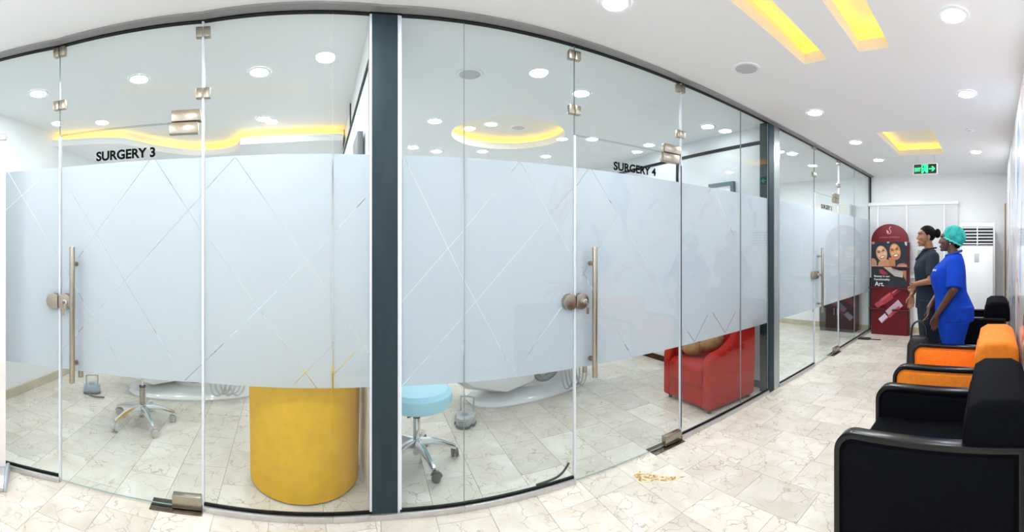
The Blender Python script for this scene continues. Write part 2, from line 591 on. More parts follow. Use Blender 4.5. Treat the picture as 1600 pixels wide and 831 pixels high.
# ------------------------------------------------------------------ ceiling with its lit recesses
def rect(x0, x1, y0, y1): return [(x0, y0), (x1, y0), (x1, y1), (x0, y1)]
RECESS = [rect(-1.27, -1.09, 1.16, 2.47), rect(-0.86, -0.65, 1.16, 2.46), rect(-1.28, -0.66, 4.23, 5.34), rect(-1.14, -0.84, -1.42, -0.2)]
RC, RCR = (-4.22, 1.55), 0.64
ring = [(RC[0] + RCR * math.cos(t * math.pi / 24), RC[1] + RCR * math.sin(t * math.pi / 24)) for t in range(48)]
ceiling = struct('ceiling', poly_holes(rect(XB, XR, YBACK, YEND), RECESS + [ring], CEIL), CEILM)
for i, h in enumerate(RECESS):
    (x0, y0), (x1, y1) = h[0], h[2]
    lip = 0.075
    z1, z2, w = CEIL + lip, CEIL + lip + 0.10, 0.07
    if i == 2: z2 = z1 + 0.07
    bm = bmesh.new()
    def quad(a, b, z_a, z_b):
        bm.faces.new([bm.verts.new((*a, z_a)), bm.verts.new((*b, z_a)), bm.verts.new((*b, z_b)), bm.verts.new((*a, z_b))])
    o = [(x0 - w, y0 - w), (x1 + w, y0 - w), (x1 + w, y1 + w), (x0 - w, y1 + w)]
    for k in range(4):
        quad(h[k], h[(k + 1) % 4], CEIL, z1)
        quad(o[k], o[(k + 1) % 4], z1, z2)
        bm.faces.new([bm.verts.new((*q, z1)) for q in (h[k], h[(k + 1) % 4], o[(k + 1) % 4], o[k])])
    bm.faces.new([bm.verts.new((*q, z2)) for q in o])
    obj('recess', bm, COVE, ceiling, smooth=False)
    for a, b in ((0, 1), (1, 2), (2, 3), (3, 0)):
        pa, pb = Vector(o[a]), Vector(o[b])
        ctr = Vector(((x0 + x1) / 2, (y0 + y1) / 2))
        mid = (pa + pb) / 2
        inn = (ctr - mid); inn = Vector((math.copysign(1, inn.x), 0)) if abs(pa.x - pb.x) < 1e-6 else Vector((0, math.copysign(1, inn.y)))
        mid = mid + inn * 0.02
        ln = (pb - pa).length - 0.02
        s = (0.014, ln, 0.01) if abs(pa.x - pb.x) < 1e-6 else (ln, 0.014, 0.01)
        obj('led_strip', box((mid.x, mid.y, z1 + 0.007), s), LEDM, ceiling)
# round recess of Surgery 4
bm = bmesh.new()
zt = CEIL + 0.11
for k in range(48):
    a, b = ring[k], ring[(k + 1) % 48]
    bm.faces.new([bm.verts.new((*a, CEIL)), bm.verts.new((*b, CEIL)), bm.verts.new((*b, CEIL + 0.08)), bm.verts.new((*a, CEIL + 0.08))])
wide = [(RC[0] + (RCR + 0.07) * math.cos(t * math.pi / 24), RC[1] + (RCR + 0.07) * math.sin(t * math.pi / 24)) for t in range(48)]
for k in range(48):
    a, b, c, d = ring[k], ring[(k + 1) % 48], wide[(k + 1) % 48], wide[k]
    bm.faces.new([bm.verts.new((*q, CEIL + 0.08)) for q in (a, b, c, d)])
    bm.faces.new([bm.verts.new((*d, CEIL + 0.08)), bm.verts.new((*c, CEIL + 0.08)), bm.verts.new((*c, zt + 0.04)), bm.verts.new((*d, zt + 0.04))])
bm.faces.new([bm.verts.new((*q, zt + 0.04)) for q in wide])
obj('recess', bm, COVE, ceiling, smooth=False)
obj('led_strip', tube([(RC[0] + (RCR + 0.045) * math.cos(t * math.pi / 24), RC[1] + (RCR + 0.045) * math.sin(t * math.pi / 24), CEIL + 0.09) for t in range(0, 48, 2)], 0.007, 4, True), LEDM, ceiling)

# ------------------------------------------------------------------ walls
struct('wall_right', bx(XR, XR + 0.12, YBACK - 0.1, YEND + 0.1, 0, 2.95), WHITE)
struct('wall_end', bx(XB - 0.1, XR + 0.1, YEND, YEND + 0.12, 0, 2.95), WHITE)
struct('wall_back', bx(-1.3, XR + 0.1, YBACK - 0.12, YBACK, 0, 2.95), WHITE)
struct('wall_rear', bx(XB - 0.12, XB, YBACK - 0.1, YEND + 0.1, 0, 2.95), WHITE)
def wall_between(name, a, b, th, z0=0.0, z1=2.95, m=WHITE, parent=None):
    a, b = Vector(a), Vector(b); e = (b - a).normalized(); n = Vector((-e.y, e.x)) * th / 2
    return struct(name, prism([tuple(a + n), tuple(b + n), tuple(b - n), tuple(a - n)], z0, z1), m, parent)
SK = mat('beige_skirting', (0.55, 0.49, 0.36), 0.35, noise=0.1, nscale=8)
# surgery 3, left wall
L0, L1 = Vector((-1.05, -2.93)), Vector((XB, -3.62))
w = wall_between('wall_left', L0, L1, 0.1)
e = (L1 - L0).normalized(); nn = Vector((e.y, -e.x)); nn = nn if nn.y > 0 else -nn
wall_between('baseboard_left', L0 + nn * 0.058, L1 + nn * 0.058, 0.014, 0, 0.09, SK)
# wall behind the stretch of corridor left of the frame
wall_between('wall_corridor_left', (PL.x, PL.y - 0.02), (-1.25, YBACK), 0.1)
# partition surgery 3 | 4
A34, B34 = Vector((-2.24, 0.06)), Vector((XB, -0.45))
wall_between('wall_partition_near', A34, B34, 0.09)
e34 = (B34 - A34).normalized(); n34 = Vector((e34.y, -e34.x)); n34 = n34 if n34.y < 0 else -n34      # towards surgery 3
def on34(d, off): p = A34 + e34 * d + n34 * (0.045 + off); return p
def strip34(name, d0, d1, z0, z1, th=0.012, m=BLACKTRIM):
    a, b = on34(d0, th / 2 - 0.001), on34(d1, th / 2 - 0.001)
    return wall_between(name, a, b, th, z0, z1, m)
strip34('trim_1', 0.02, 3.6, 2.515, 2.54)
strip34('trim_2', 1.28, 1.31, 2.54, CEIL - 0.005)
# partition surgery 4 | 5
Y45 = 3.5
struct('wall_partition_far', bx(XB, -2.26, Y45, Y45 + 0.1, 0, 2.95), mat('grey_panel_paint', (0.66, 0.69, 0.71), 0.4))
struct('trim_3', bx(-5.0, -2.26, Y45 - 0.012, Y45 + 0.002, 2.565, 2.60), BLACKTRIM)
struct('trim_4', bx(-3.57, -3.53, Y45 - 0.013, Y45 + 0.002, 1.9, 2.60), BLACKTRIM)
struct('trim_5', bx(-5.03, -4.99, Y45 - 0.013, Y45 + 0.002, 1.9, 2.60), BLACKTRIM)
struct('baseboard_partition', bx(XB, -2.26, Y45 - 0.012, Y45 + 0.002, 0, 0.07), BLACKTRIM)
# baseboard end wall and surgery 5
struct('baseboard_end', bx(XB, -0.6, YEND - 0.014, YEND + 0.002, 0, 0.10), SK)
struct('baseboard_rear', bx(XB - 0.002, XB + 0.014, Y45 + 0.1, YEND, 0, 0.10), SK)
struct('trim_6', bx(XR - 0.03, XR + 0.002, 6.62, 6.69, 0, 2.22), mat('brown_wood', (0.33, 0.19, 0.08), 0.45, noise=0.2, nscale=12))

# dropped ceiling of surgery 3 with its wavy front edge
front = [(-3.05, -3.25), (-3.35, -2.72), (-3.52, -2.5)] + [tuple(v.xy) for v in curve_pts([(-3.70, -2.44, 0), (-4.08, -2.30, 0), (-4.40, -2.03, 0), (-4.47, -1.75, 0), (-4.36, -1.5, 0), (-4.12, -1.37, 0)], 6)] + [(-4.15, -0.9), (-4.16, -0.26)]
slab = front + [(XB + 0.01, -0.40), (XB + 0.01, -3.55)]
cd = struct('ceiling_dropped', prism(slab, 2.60, 2.672), CEILM)
obj('added_riser', prism([(x - 0.13, y) for x, y in front] + [(XB + 0.02, -0.41), (XB + 0.02, -3.5)], 2.668, 2.76), COVE, cd)  # added backing that closes the cavity so the amber glow turns brighter
obj('led_strip', tube([(x - 0.055, y - (0.02 if y < -2 else 0), 2.684) for x, y in front], 0.009, 4), LEDM, cd)

# ------------------------------------------------------------------ columns
def oriented(name, p, d, x0, x1, y0, y1, z0, z1, m, parent=None, bevel=0.0):
    b = bx(x0, x1, y0, y1, z0, z1, bevel)
    bmesh.ops.transform(b, matrix=T((p.x, p.y, 0), math.atan2(d.y, d.x)), verts=b.verts)
    return struct(name, b, m, parent)
C0, C1 = Q581, R(621)
cdv = (C1 - C0).normalized(); cl = (C1 - C0).length
column = oriented('wall_column', C0, cdv, 0.0, cl, -0.012, 0.12, 0, CEIL, SLATE)
column['label'] = 'dark slate grey steel column between the Surgery 3 and Surgery 4 glass fronts'
oriented('jamb', C0, cdv, -0.012, 0.0, -0.008, 0.13, 0, CEIL, EDGE, column)
oriented('jamb', C0, cdv, cl, cl + 0.022, -0.008, 0.13, 0, CEIL, EDGE, column)
oriented('bottom_channel', C0, cdv, -0.012, cl + 0.022, -0.024, -0.0125, 0, 0.032, ALU, column)
oriented('top_gasket', C0, cdv, -0.012, cl + 0.022, -0.018, -0.0125, CEIL - 0.018, CEIL - 0.001, BLACKTRIM, column)
column2 = struct('wall_column_far', bx(XW - 0.10, XW + 0.012, R(1200).y, R(1208).y, 0, CEIL), SLATE)
obj('jamb', bx(XW - 0.10, XW + 0.008, R(1208).y, R(1217).y, 0, CEIL), mat('grey_metal_jamb', (0.42, 0.46, 0.48), 0.25, 0.7), column2)

# ------------------------------------------------------------------ the glass front
FZ0, FZ1 = 0.712, 1.975
def film_mesh(w, segs):
    """frosted film on the room side of a pane, with clear cut lines"""
    bm = bmesh.new()
    y = 0.0068
    bm.faces.new([bm.verts.new(v) for v in ((0.004, y, FZ0), (w - 0.004, y, FZ0), (w - 0.004, y, FZ1), (0.004, y, FZ1))])
    hw = 0.0017
    for (s0, z0), (s1, z1) in segs:
        a, b = Vector((s0, y, z0)), Vector((s1, y, z1))
        d = (b - a).normalized(); n = Vector((-d.z, 0, d.x))
        for pt, no in ((a + n * hw, n), (a - n * hw, n), (a, d), (b, d)):
            bmesh.ops.bisect_plane(bm, geom=list(bm.verts) + list(bm.edges) + list(bm.faces), plane_co=pt, plane_no=no, dist=1e-5)
        kill = []
        for f in bm.faces:
            c = f.calc_center_median()
            if abs((c - a).dot(n)) < hw and -1e-4 < (c - a).dot(d) < (b - a).length + 1e-4:
                kill.append(f)
        bmesh.ops.delete(bm, geom=kill, context='FACES')
    return bm

def pane_frame(a, b):
    d = b - a
    return (a.x, a.y, 0), math.atan2(d.y, d.x), d.length
def hit(a, b, px, py):                        # photo point -> (along, height) on the pane
    p = on_seg(px, a, b)
    r = p.length
    return ((p - a).dot((b - a).normalized()), EYE + (HOR - py) * r / F)

def glass_box(w, z0, z1):
    bm = bx(0.002, w - 0.002, -0.005, 0.005, z0, z1)
    bm.faces.ensure_lookup_table()
    for f in bm.faces:
        f.material_index = 0 if abs(f.normal.y) > 0.5 else 1
    return bm

def window(n, a, b, z0=0.02, z1=CEIL - 0.015, lines=(), film=True, rail=True, label=None, seal=(0, 0)):
    loc, rz, w = pane_frame(a, b)
    t = thing('window_%d' % n, label, None, loc, rz, kind='structure')
    g = obj('glass_pane', glass_box(w, z0, z1), [GLASS, EDGEDARK], t)
    if film:
        obj('frosted_film', film_mesh(w, [(hit(a, b, *p), hit(a, b, *q)) for p, q in lines]), FILM, t, smooth=False)
    if rail:
        obj('bottom_channel', bx(0, w, -0.022, 0.02, 0, 0.032, 0.003), ALU, t)
        obj('bottom_gasket', bx(0, w, -0.009, 0.009, 0.030, 0.043), BLACKTRIM, t)
    obj('top_gasket', bx(-0.002, w + 0.002, -0.014, 0.014, CEIL - 0.018, CEIL - 0.001), BLACKTRIM, t)
    for side, s in ((seal[0], 0.0), (seal[1], w)):
        if side:
            obj('edge_seal', bx(s - 0.006, s + 0.006, -0.010, 0.010, z0 if not rail else 0.032, z1), EDGE, t)
    return t

def half_disc(cx, cz, r, cut, sgn, y0, y1):
    pts = []
    for k in range(33):
        a = 2 * math.pi * k / 32
        x, z = cx + r * math.cos(a), cz + r * math.sin(a)
        x = max(x, cut) if sgn > 0 else min(x, cut)
        if not pts or (abs(pts[-1][0] - x) + abs(pts[-1][1] - z)) > 1e-4: pts.append((x, z))
    if abs(pts[0][0] - pts[-1][0]) + abs(pts[0][1] - pts[-1][1]) < 1e-4: pts.pop()
    return prism(pts, y0, y1, 'Y', 0.002)

DTOP = 2.175
def glass_door(n, a, b, word, span, lines, label):
    loc, rz, w = pane_frame(a, b)
    t = thing('door_%d' % n, label, None, loc, rz, kind='structure')
    bm = glass_box(w, 0.012, DTOP - 0.003)
    obj('glass_pane', bm, [GLASS, EDGEDARK], t)
    obj('frosted_film', film_mesh(w, [(hit(a, b, *p), hit(a, b, *q)) for p, q in lines]), FILM, t, smooth=False)
    obj('edge_seal', bx(-0.005, 0.008, -0.010, 0.010, 0.012, DTOP - 0.004), EDGE, t)
    obj('edge_seal', bx(w - 0.008, w + 0.005, -0.010, 0.010, 0.09, DTOP - 0.075), EDGE, t)
    # pull handle: a bar on each face, two stand-offs
    hx = 0.115
    h = obj('handle', cyl((hx, -0.062, 0.655), (hx, -0.062, 1.475), 0.0165, bevel=0.002), STEEL, t)
    h['label'] = 'tall satin steel pull bar'
    for z in (0.765, 1.37):
        obj('standoff', join(cyl((hx, -0.052, z), (hx, 0.052, z), 0.0085), cyl((hx, -0.014, z), (hx, -0.004, z), 0.016)), STEEL, h)
    obj('inner_handle', cyl((hx, 0.062, 0.655), (hx, 0.062, 1.475), 0.0165, bevel=0.002), STEEL, t)
    lk = obj('lock', half_disc(0.042, 1.135, 0.05, 0.003, 1, -0.030, 0.030), STEEL, t)
    obj('strike_plate', half_disc(-0.035, 1.135, 0.05, -0.003, -1, -0.030, 0.030), STEEL, t)
    obj('key_cylinder', cyl((0.055, -0.05, 1.135), (0.055, -0.028, 1.135), 0.016, bevel=0.002), CHROME, lk)
    obj('key', join(bx(0.053, 0.057, -0.075, -0.048, 1.125, 1.145), cyl((0.055, -0.07, 1.135), (0.055, -0.07, 1.085), 0.003), bx(0.049, 0.066, -0.072, -0.068, 1.06, 1.1)), STEEL, lk)
    # patch hinge at the top, pivot shoe and floor plate at the bottom
    tp = obj('top_hinge', bx(w - 0.195, w - 0.028, -0.022, 0.022, DTOP - 0.066, DTOP - 0.003, 0.004), STEEL, t)
    obj('hinge_cover', bx(w - 0.180, w - 0.012, -0.022, 0.022, DTOP + 0.003, DTOP + 0.066, 0.004), STEEL, tp)
    sh = obj('pivot_shoe', bx(w - 0.175, w - 0.008, -0.022, 0.022, 0.008, 0.078, 0.003), STEEL, t)
    obj('floor_plate', bx(w - 0.30, w + 0.0, -0.055, 0.055, 0.0, 0.004, 0.001), DARKSTEEL, t)
    x0, z0 = hit(a, b, span[0], span[2]); x1, z1 = hit(a, b, span[1], span[3])
    lm = text_mesh(word, x1 - x0, 0.058, 0.001, 0.036)
    lo = obj('lettering', lm, INK, t, (x0, -0.0052, 1.988))
    lo['label'] = 'black vinyl letters reading ' + word
    return t

S3a = [((7, 260), (92, 404)), ((0, 336), (60, 281))]
window(1, PL, P94, lines=S3a, label='frosted glass panel left of the Surgery 3 door', seal=(0, 0))
D3 = [((104, 289), (270, 564)), ((236, 246), (122, 402)), ((240, 246), (318, 366)), ((316, 304), (96, 547)), ((100, 420), (184, 563)), ((318, 567), (288, 595))]
glass_door(1, P94, P318, 'SURGERY 3', (151, 243, 250, 247), D3, 'frosted glass door of Surgery 3 with a tall steel pull handle')
window(2, P94, P318, z0=DTOP + 0.003, film=False, rail=False, label='clear glass transom above the Surgery 3 door')
W3 = [((366, 246), (319, 298)), ((368, 246), (519, 464)), ((319, 364), (495, 607)), ((322, 563), (515, 372)), ((460, 600), (519, 540))]
window(3, P318, Q520, lines=W3, label='frosted glass panel in front of the yellow tub chair', seal=(1, 0))
W4 = [((522, 363), (579, 301)), ((521, 469), (579, 556)), ((521, 586), (579, 527))]
window(4, Q520, Q581, lines=W4, label='narrow frosted glass panel left of the slate column')
W5 = [((632, 246), (724, 436)), ((630, 246), (624, 254)), ((624, 476), (723, 362)), ((629, 603), (723, 496))]
window(5, R(625), R(725), lines=W5, label='frosted glass panel right of the slate column, before the blue stool')
W6 = [((727, 357), (812, 253)), ((726, 438), (800, 576)), ((727, 491), (895, 294)), ((814, 253), (894, 399)), ((800, 590), (895, 456))]
window(6, R(725), R(897), lines=W6, label='wide frosted glass panel left of the Surgery 4 door', seal=(0, 0))
D4 = [((920, 263), (902, 290)), ((924, 263), (1060, 494)), ((1004, 272), (908, 436)), ((902, 409), (990, 560)), ((1013, 291), (1040, 340)), ((1046, 430), (1057, 408))]
glass_door(2, R(897), R(1063), 'SURGERY 4', (958, 1024, 268, 275), D4, 'frosted glass door of Surgery 4 with a tall steel pull handle')
window(7, R(897), R(1063), z0=DTOP + 0.003, film=False, rail=False, label='clear glass transom above the Surgery 4 door')
W8 = [((1113, 291), (1092, 334)), ((1115, 291), (1152, 380)), ((1068, 507), (1086, 534)), ((1086, 534), (1107, 491)), ((1114, 488), (1134, 520)), ((1134, 520), (1150, 488)), ((1077, 414), (1082, 428))]
window(8, R(1063), R(1157), lines=W8, label='frosted glass panel in front of the red armchair', seal=(1, 0))
W9 = [((1160, 364), (1182, 318)), ((1165, 416), (1168, 424))]
window(9, R(1157), R(1199.6), lines=W9, label='frosted glass panel at the far end of Surgery 4')
window(10, R(1217), R(1272), label='frosted glass panel left of the farthest surgery door')
glass_door(3, R(1272), R(1310), 'SURGERY 5', (1282.5, 1299.5, 320, 322), [], 'frosted glass door of the farthest surgery, small in the distance')
window(11, R(1272), R(1310), z0=DTOP + 0.003, film=False, rail=False, label='clear glass transom above the farthest surgery door')
window(12, R(1310), R(1335), label='frosted glass panel just right of the farthest surgery door', seal=(1, 0))
window(13, R(1335), Vector((XW, YEND - 0.03)), label='last frosted glass panel, meeting the end wall beside the window')
struct('trim_7', bx(XW - 0.02, XW + 0.02, YEND - 0.03, YEND, 0, CEIL), BLACKTRIM)

# grey ceiling trim along the head of the glass
def offs(poly, d):
    out = []
    for i, p in enumerate(poly):
        e0 = (poly[i] - poly[i - 1]).normalized() if i else (poly[1] - poly[0]).normalized()
        e1 = (poly[i + 1] - poly[i]).normalized() if i < len(poly) - 1 else e0
        n = (Vector((e0.y, -e0.x)) + Vector((e1.y, -e1.x))).normalized()
        out.append(p + n * d)
    return out
line_ = [PL, P94, P318, P600, Vector((XW, YEND))]
inn, out_ = offs(line_, 0.012), offs(line_, 0.072)
struct('trim_8', prism([tuple(p) for p in inn] + [tuple(p) for p in out_[::-1]], CEIL - 0.012, CEIL + 0.001), mat('head_trim_grey', (0.27, 0.265, 0.265), 0.5))

# glass clips over the joints
def clip(px, py, a, b, label):
    s, z = hit(a, b, px, py)
    loc, rz, w = pane_frame(a, b)
    s = 0.0 if s < w / 2 else w
    p = a + (b - a).normalized() * s
    t = thing('glass_clip', label, 'glass clip', (p.x, p.y, z), rz, 'steel clips holding the glass transoms')
    for sx in (-1, 1):
        obj('clip_plate', bx(sx * 0.002, sx * 0.041, -0.017, 0.017, -0.028, 0.028, 0.003), STEEL, t)
CL = 'square satin steel glass clip '
clip(94, 82, P94, P318, CL + 'high on the left edge of the Surgery 3 transom')
clip(94, 165, P94, P318, CL + 'low on the left edge of the Surgery 3 transom')
clip(322, 51, P94, P318, CL + 'just under the ceiling above the Surgery 3 hinge')
clip(322, 146, P94, P318, CL + 'directly above the Surgery 3 top hinge')
clip(896, 87, R(897), R(1063), CL + 'high at the joint left of the Surgery 4 transom')
clip(896, 172, R(897), R(1063), CL + 'low at the joint left of the Surgery 4 transom')
clip(1063, 139, R(897), R(1063), CL + 'under the ceiling above the Surgery 4 hinge')
clip(1063, 210, R(897), R(1063), CL + 'touching the Surgery 4 top hinge from above')
clip(1272, 230, R(1272), R(1310), CL + 'high left on the farthest surgery transom')
clip(1272, 273, R(1272), R(1310), CL + 'low left on the farthest surgery transom')
clip(1310, 255, R(1272), R(1310), CL + 'high right on the farthest surgery transom')
clip(1310, 290, R(1272), R(1310), CL + 'low right on the farthest surgery transom')

# ------------------------------------------------------------------ downlights, speakers
ring_me = None
def downlight(x, y, label, z=CEIL, r=0.062, k=1.0, group='recessed ceiling downlights'):
    t = thing('downlight', label, 'downlight', (x, y, z), 0, group)
    obj('trim_ring', lathe([(r, -0.001), (r + 0.004, -0.007), (r + 0.02, -0.007), (r + 0.024, -0.0005)], 28), PLASTIC, t)
    obj('diffuser', lathe([(0, -0.0095), (r * 0.6, -0.009), (r * 0.95, -0.0075), (r + 0.002, -0.001)], 20), lamp(k), t)
    return t
D = 'round white recessed downlight '
for x, y, l in (
    (-1.69, 1.21, 'at the top edge, above the Surgery 4 glass front'),
    (-0.22, 2.18, 'nearest the camera in the row over the armchairs'),
    (-0.22, 3.30, 'second in the row over the armchairs'),
    (-0.23, 5.27, 'in the row over the armchairs, near the air conditioner'),
    (-1.63, 3.39, 'in the corridor, level with the red armchair'),
    (-1.63, 4.52, 'in the corridor, level with the farthest surgery door'),
    (-1.64, 5.53, 'in the corridor, farthest along the glass front'),
    (-0.22, 1.07, 'in the corridor, behind the top edge of the view'),
    (-0.22, -0.5, 'in the corridor, above the camera'),
    (-0.22, -1.65, 'in the corridor, behind the camera'),
    (-1.60, -0.15, 'in the corridor, over the slate column'),
    (-0.6, -2.9, 'in the corridor, by the roll-up banner'),
    (-0.6, -4.1, 'in the corridor, far behind the camera')):
    downlight(x, y, D + l, k=1.5 if y > 4.4 else 1.15 if y > 3 else 1.0 if y > 0.5 else 1.75)
for x, y, l in (
    (-2.23, -2.43, 'in Surgery 3, seen left of the door edge'),
    (-2.53, -1.64, 'in Surgery 3, seen above the transom centre'),
    (-2.79, -0.78, 'in Surgery 3, large and bright right of the hinge'),
    (-3.80, -1.02, 'in Surgery 3, just before the amber cove'),
    (-2.83, 1.68, 'in Surgery 4, beside the door transom clips'),
    (-3.95, 0.67, 'in Surgery 4, seen left of the amber crescent'),
    (-4.37, 1.40, 'in Surgery 4, seen inside the amber crescent'),
    (-5.01, 0.57, 'in Surgery 4, deep, behind the slate column side'),
    (-5.17, 0.90, 'in Surgery 4, deep, below the crescent tip'),
    (-5.03, 1.49, 'in Surgery 4, deep, below the crescent middle'),
    (-4.99, 2.39, 'in Surgery 4, deep, right of the crescent'),
    (-3.94, 2.49, 'in Surgery 4, seen at the top of the door'),
    (-3.75, 3.2, 'in Surgery 4, close to the far partition'),
    (-2.75, 3.15, 'in Surgery 4, above the red armchair'),
    (-2.6, 4.7, 'in the farthest surgery, near its glass front'),
    (-3.6, 5.6, 'in the farthest surgery, near its end wall'),
    (-4.4, 4.4, 'in the farthest surgery, deep inside')):
    downlight(x, y, D + l, CEIL + 0.15 if 'inside the amber' in l else CEIL, k=0.88 if y < 0 else 0.66 if y < 3 else 0.3 if y < 3.5 else 1.8)
for x, y, l in ((-4.70, -1.05, 'under the dropped ceiling, right of the wave'), (-4.95, -0.75, 'under the dropped ceiling, nearest the partition'), (-4.75, -2.25, 'under the dropped ceiling, behind the hinge')):
    downlight(x, y, D + l, 2.60, 0.05, 0.8)

def speaker(x, y, label, z=CEIL):
    t = thing('ceiling_speaker', label, 'speaker', (x, y, z), 0, 'round ceiling speakers')
    obj('rim', lathe([(0.078, -0.002), (0.080, -0.009), (0.098, -0.009), (0.102, -0.0005)], 32), PLASTIC, t)
    obj('grille', lathe([(0, -0.006), (0.080, -0.005), (0.080, -0.001)], 32), mat('speaker_mesh', (0.55, 0.55, 0.56), 0.6, bump=0.6, bscale=300), t)
speaker(-1.65, 2.31, 'round grey ceiling speaker in the corridor beside the amber slots')
speaker(-2.83, 0.74, 'round ceiling speaker in Surgery 4 above the blue stool')
speaker(-4.38, 1.74, 'small round ceiling speaker in Surgery 4 in the crescent recess', CEIL + 0.15)
t = thing('smoke_detector', 'small round white smoke detector on the ceiling near the end wall', 'smoke detector', (-0.24, 4.30, CEIL))
obj('base', lathe([(0, -0.008), (0.062, -0.008), (0.064, 0)], 28), PLASTIC, t)
obj('sensor_cap', lathe([(0, -0.024), (0.03, -0.022), (0.04, -0.008)], 28), PLASTIC, t)

# ------------------------------------------------------------------ exit sign
t = thing('exit_sign', 'green and black lit EXIT sign with running man and arrow, hung from ceiling', 'exit sign', (-0.93, 5.40, 2.56), math.radians(-4))
GREEN = mat('exit_green', (0.0, 0.6, 0.15), 0.4, emit=(0.02, 1.0, 0.22), estr=1.6)
obj('housing', bx(-0.17, 0.17, -0.012, 0.012, -0.075, 0.075, 0.004), PLASTIC, t)
obj('face', bx(-0.16, 0.16, -0.0145, -0.0115, -0.065, 0.065), mat('exit_black', (0.006, 0.01, 0.008), 0.3), t)
for x in (-0.12, 0.12):
    obj('hanger', cyl((x, 0, 0.074), (x, 0, 0.19), 0.004, seg=8), ALU, t)
obj('lettering', text_mesh('EXIT', 0.085, 0.05, 0.001, 0.02), GREEN, t, (-0.147, -0.015, -0.03))
pic = obj('pictogram', join(bx(-0.05, 0.04, -0.0165, -0.015, 0.045, 0.058), bx(0.012, 0.04, -0.0165, -0.015, -0.055, 0.05), bx(-0.05, -0.036, -0.0165, -0.015, -0.055, 0.05)), GREEN, t)
def flat(poly, y0, y1): return prism(poly, y0, y1, 'Y')
obj('running_man', join(cyl((-0.008, -0.0165, 0.032), (-0.008, -0.015, 0.032), 0.010, seg=14),
    flat([(-0.018, 0.018), (0.006, 0.02), (0.008, -0.015), (-0.014, -0.012)], -0.0165, -0.015),
    flat([(-0.014, -0.01), (-0.002, -0.01), (-0.03, -0.055), (-0.042, -0.052)], -0.0168, -0.0153),
    flat([(-0.004, -0.01), (0.008, -0.012), (0.022, -0.05), (0.010, -0.055)], -0.0167, -0.0152),
    flat([(-0.018, 0.016), (-0.012, 0.006), (-0.034, -0.006), (-0.036, 0.004)], -0.0169, -0.0154)), GREEN, t)
obj('arrow', flat([(0.055, 0.006), (0.105, 0.006), (0.092, 0.032), (0.108, 0.032), (0.142, 0.0), (0.108, -0.032), (0.092, -0.032), (0.105, -0.006), (0.055, -0.006)], -0.0165, -0.015), GREEN, t)

# ------------------------------------------------------------------ end wall: window with blind
t = thing('window_14', 'window in the end wall covered by a white venetian blind', None, (-1.38, YEND, 0), 0, kind='structure')
wx = 0.76
obj('window_frame', join(bx(-wx - 0.03, wx + 0.03, -0.02, 0.001, 0.97, 1.0), bx(-wx - 0.03, wx + 0.03, -0.02, 0.001, 2.2, 2.24), bx(-wx - 0.03, -wx, -0.02, 0.001, 1.0, 2.2), bx(wx, wx + 0.03, -0.02, 0.001, 1.0, 2.2)), PLASTIC, t)
obj('window_pane', bx(-wx, wx, -0.008, -0.004, 1.0, 2.2), mat('dim_glass', (0.30, 0.34, 0.37), 0.1), t)
bl = thing('venetian_blind', 'white horizontal slat venetian blind over the end wall window', 'blind', (-1.38, YEND - 0.055, 0))
obj('head_rail', bx(-0.79, 0.79, -0.035, 0.03, 2.215, 2.275, 0.004), PLASTIC, bl)
SLAT = mat('blind_slat', (0.9, 0.91, 0.92), 0.45)
sm = bpy.data.meshes.new('slat')
b_ = box((0, 0, 0), (1.55, 0.064, 0.003), rot=Matrix.Rotation(math.radians(-62), 3, 'X'))
b_.to_mesh(sm); b_.free(); sm.materials.append(SLAT)
for k in range(22):
    obj('slat', sm, None, bl, (0, 0, 2.185 - k * 0.0565))
obj('bottom_rail', bx(-0.775, 0.775, -0.02, 0.02, 0.955, 0.975, 0.003), PLASTIC, bl)
for x in (-0.62, -0.1, 0.55):
    obj('ladder_tape', bx(x - 0.012, x + 0.012, -0.0255, -0.0245, 0.96, 2.22), mat('blind_tape', (0.88, 0.88, 0.9), 0.7), bl)

# ------------------------------------------------------------------ floor standing air conditioner
t = thing('air_conditioner', 'white floor standing air conditioner with black louvred outlet by the end wall', 'air conditioner', (-0.25, 6.42, 0))
obj('cabinet', bx(-0.275, 0.275, -0.16, 0.20, 0.04, 1.87, 0.015, 3), PLASTIC, t)
obj('plinth', bx(-0.26, 0.26, -0.14, 0.18, 0, 0.045), GREYPL, t)
obj('front_panel', bx(-0.245, 0.245, -0.178, -0.158, 0.10, 1.50, 0.006), mat('ac_gloss', (0.9, 0.9, 0.91), 0.2), t)
for s in (-1, 1):
    obj('side_trim', bx(s * 0.25, s * 0.278, -0.178, -0.15, 0.06, 1.86, 0.004), mat('ac_silver', (0.6, 0.62, 0.63), 0.3, 0.3), t)
obj('outlet', bx(-0.245, 0.245, -0.168, -0.155, 1.52, 1.81), RUBBER, t)
for k in range(6):
    obj('louvre', box((0, -0.174, 1.545 + k * 0.049), (0.49, 0.03, 0.014 if k else 0.02), 0.003, rot=Matrix.Rotation(math.radians(20), 3, 'X')) if False else bx(-0.245, 0.245, -0.19, -0.165, 1.535 + k * 0.05, 1.552 + k * 0.05, 0.003), PLASTIC, t)
obj('louvre_divider', bx(-0.008, 0.008, -0.188, -0.16, 1.52, 1.81), PLASTIC, t)
obj('display', bx(-0.05, 0.03, -0.181, -0.176, 1.25, 1.39, 0.002), mat('ac_display', (0.55, 0.57, 0.60), 0.2), t)

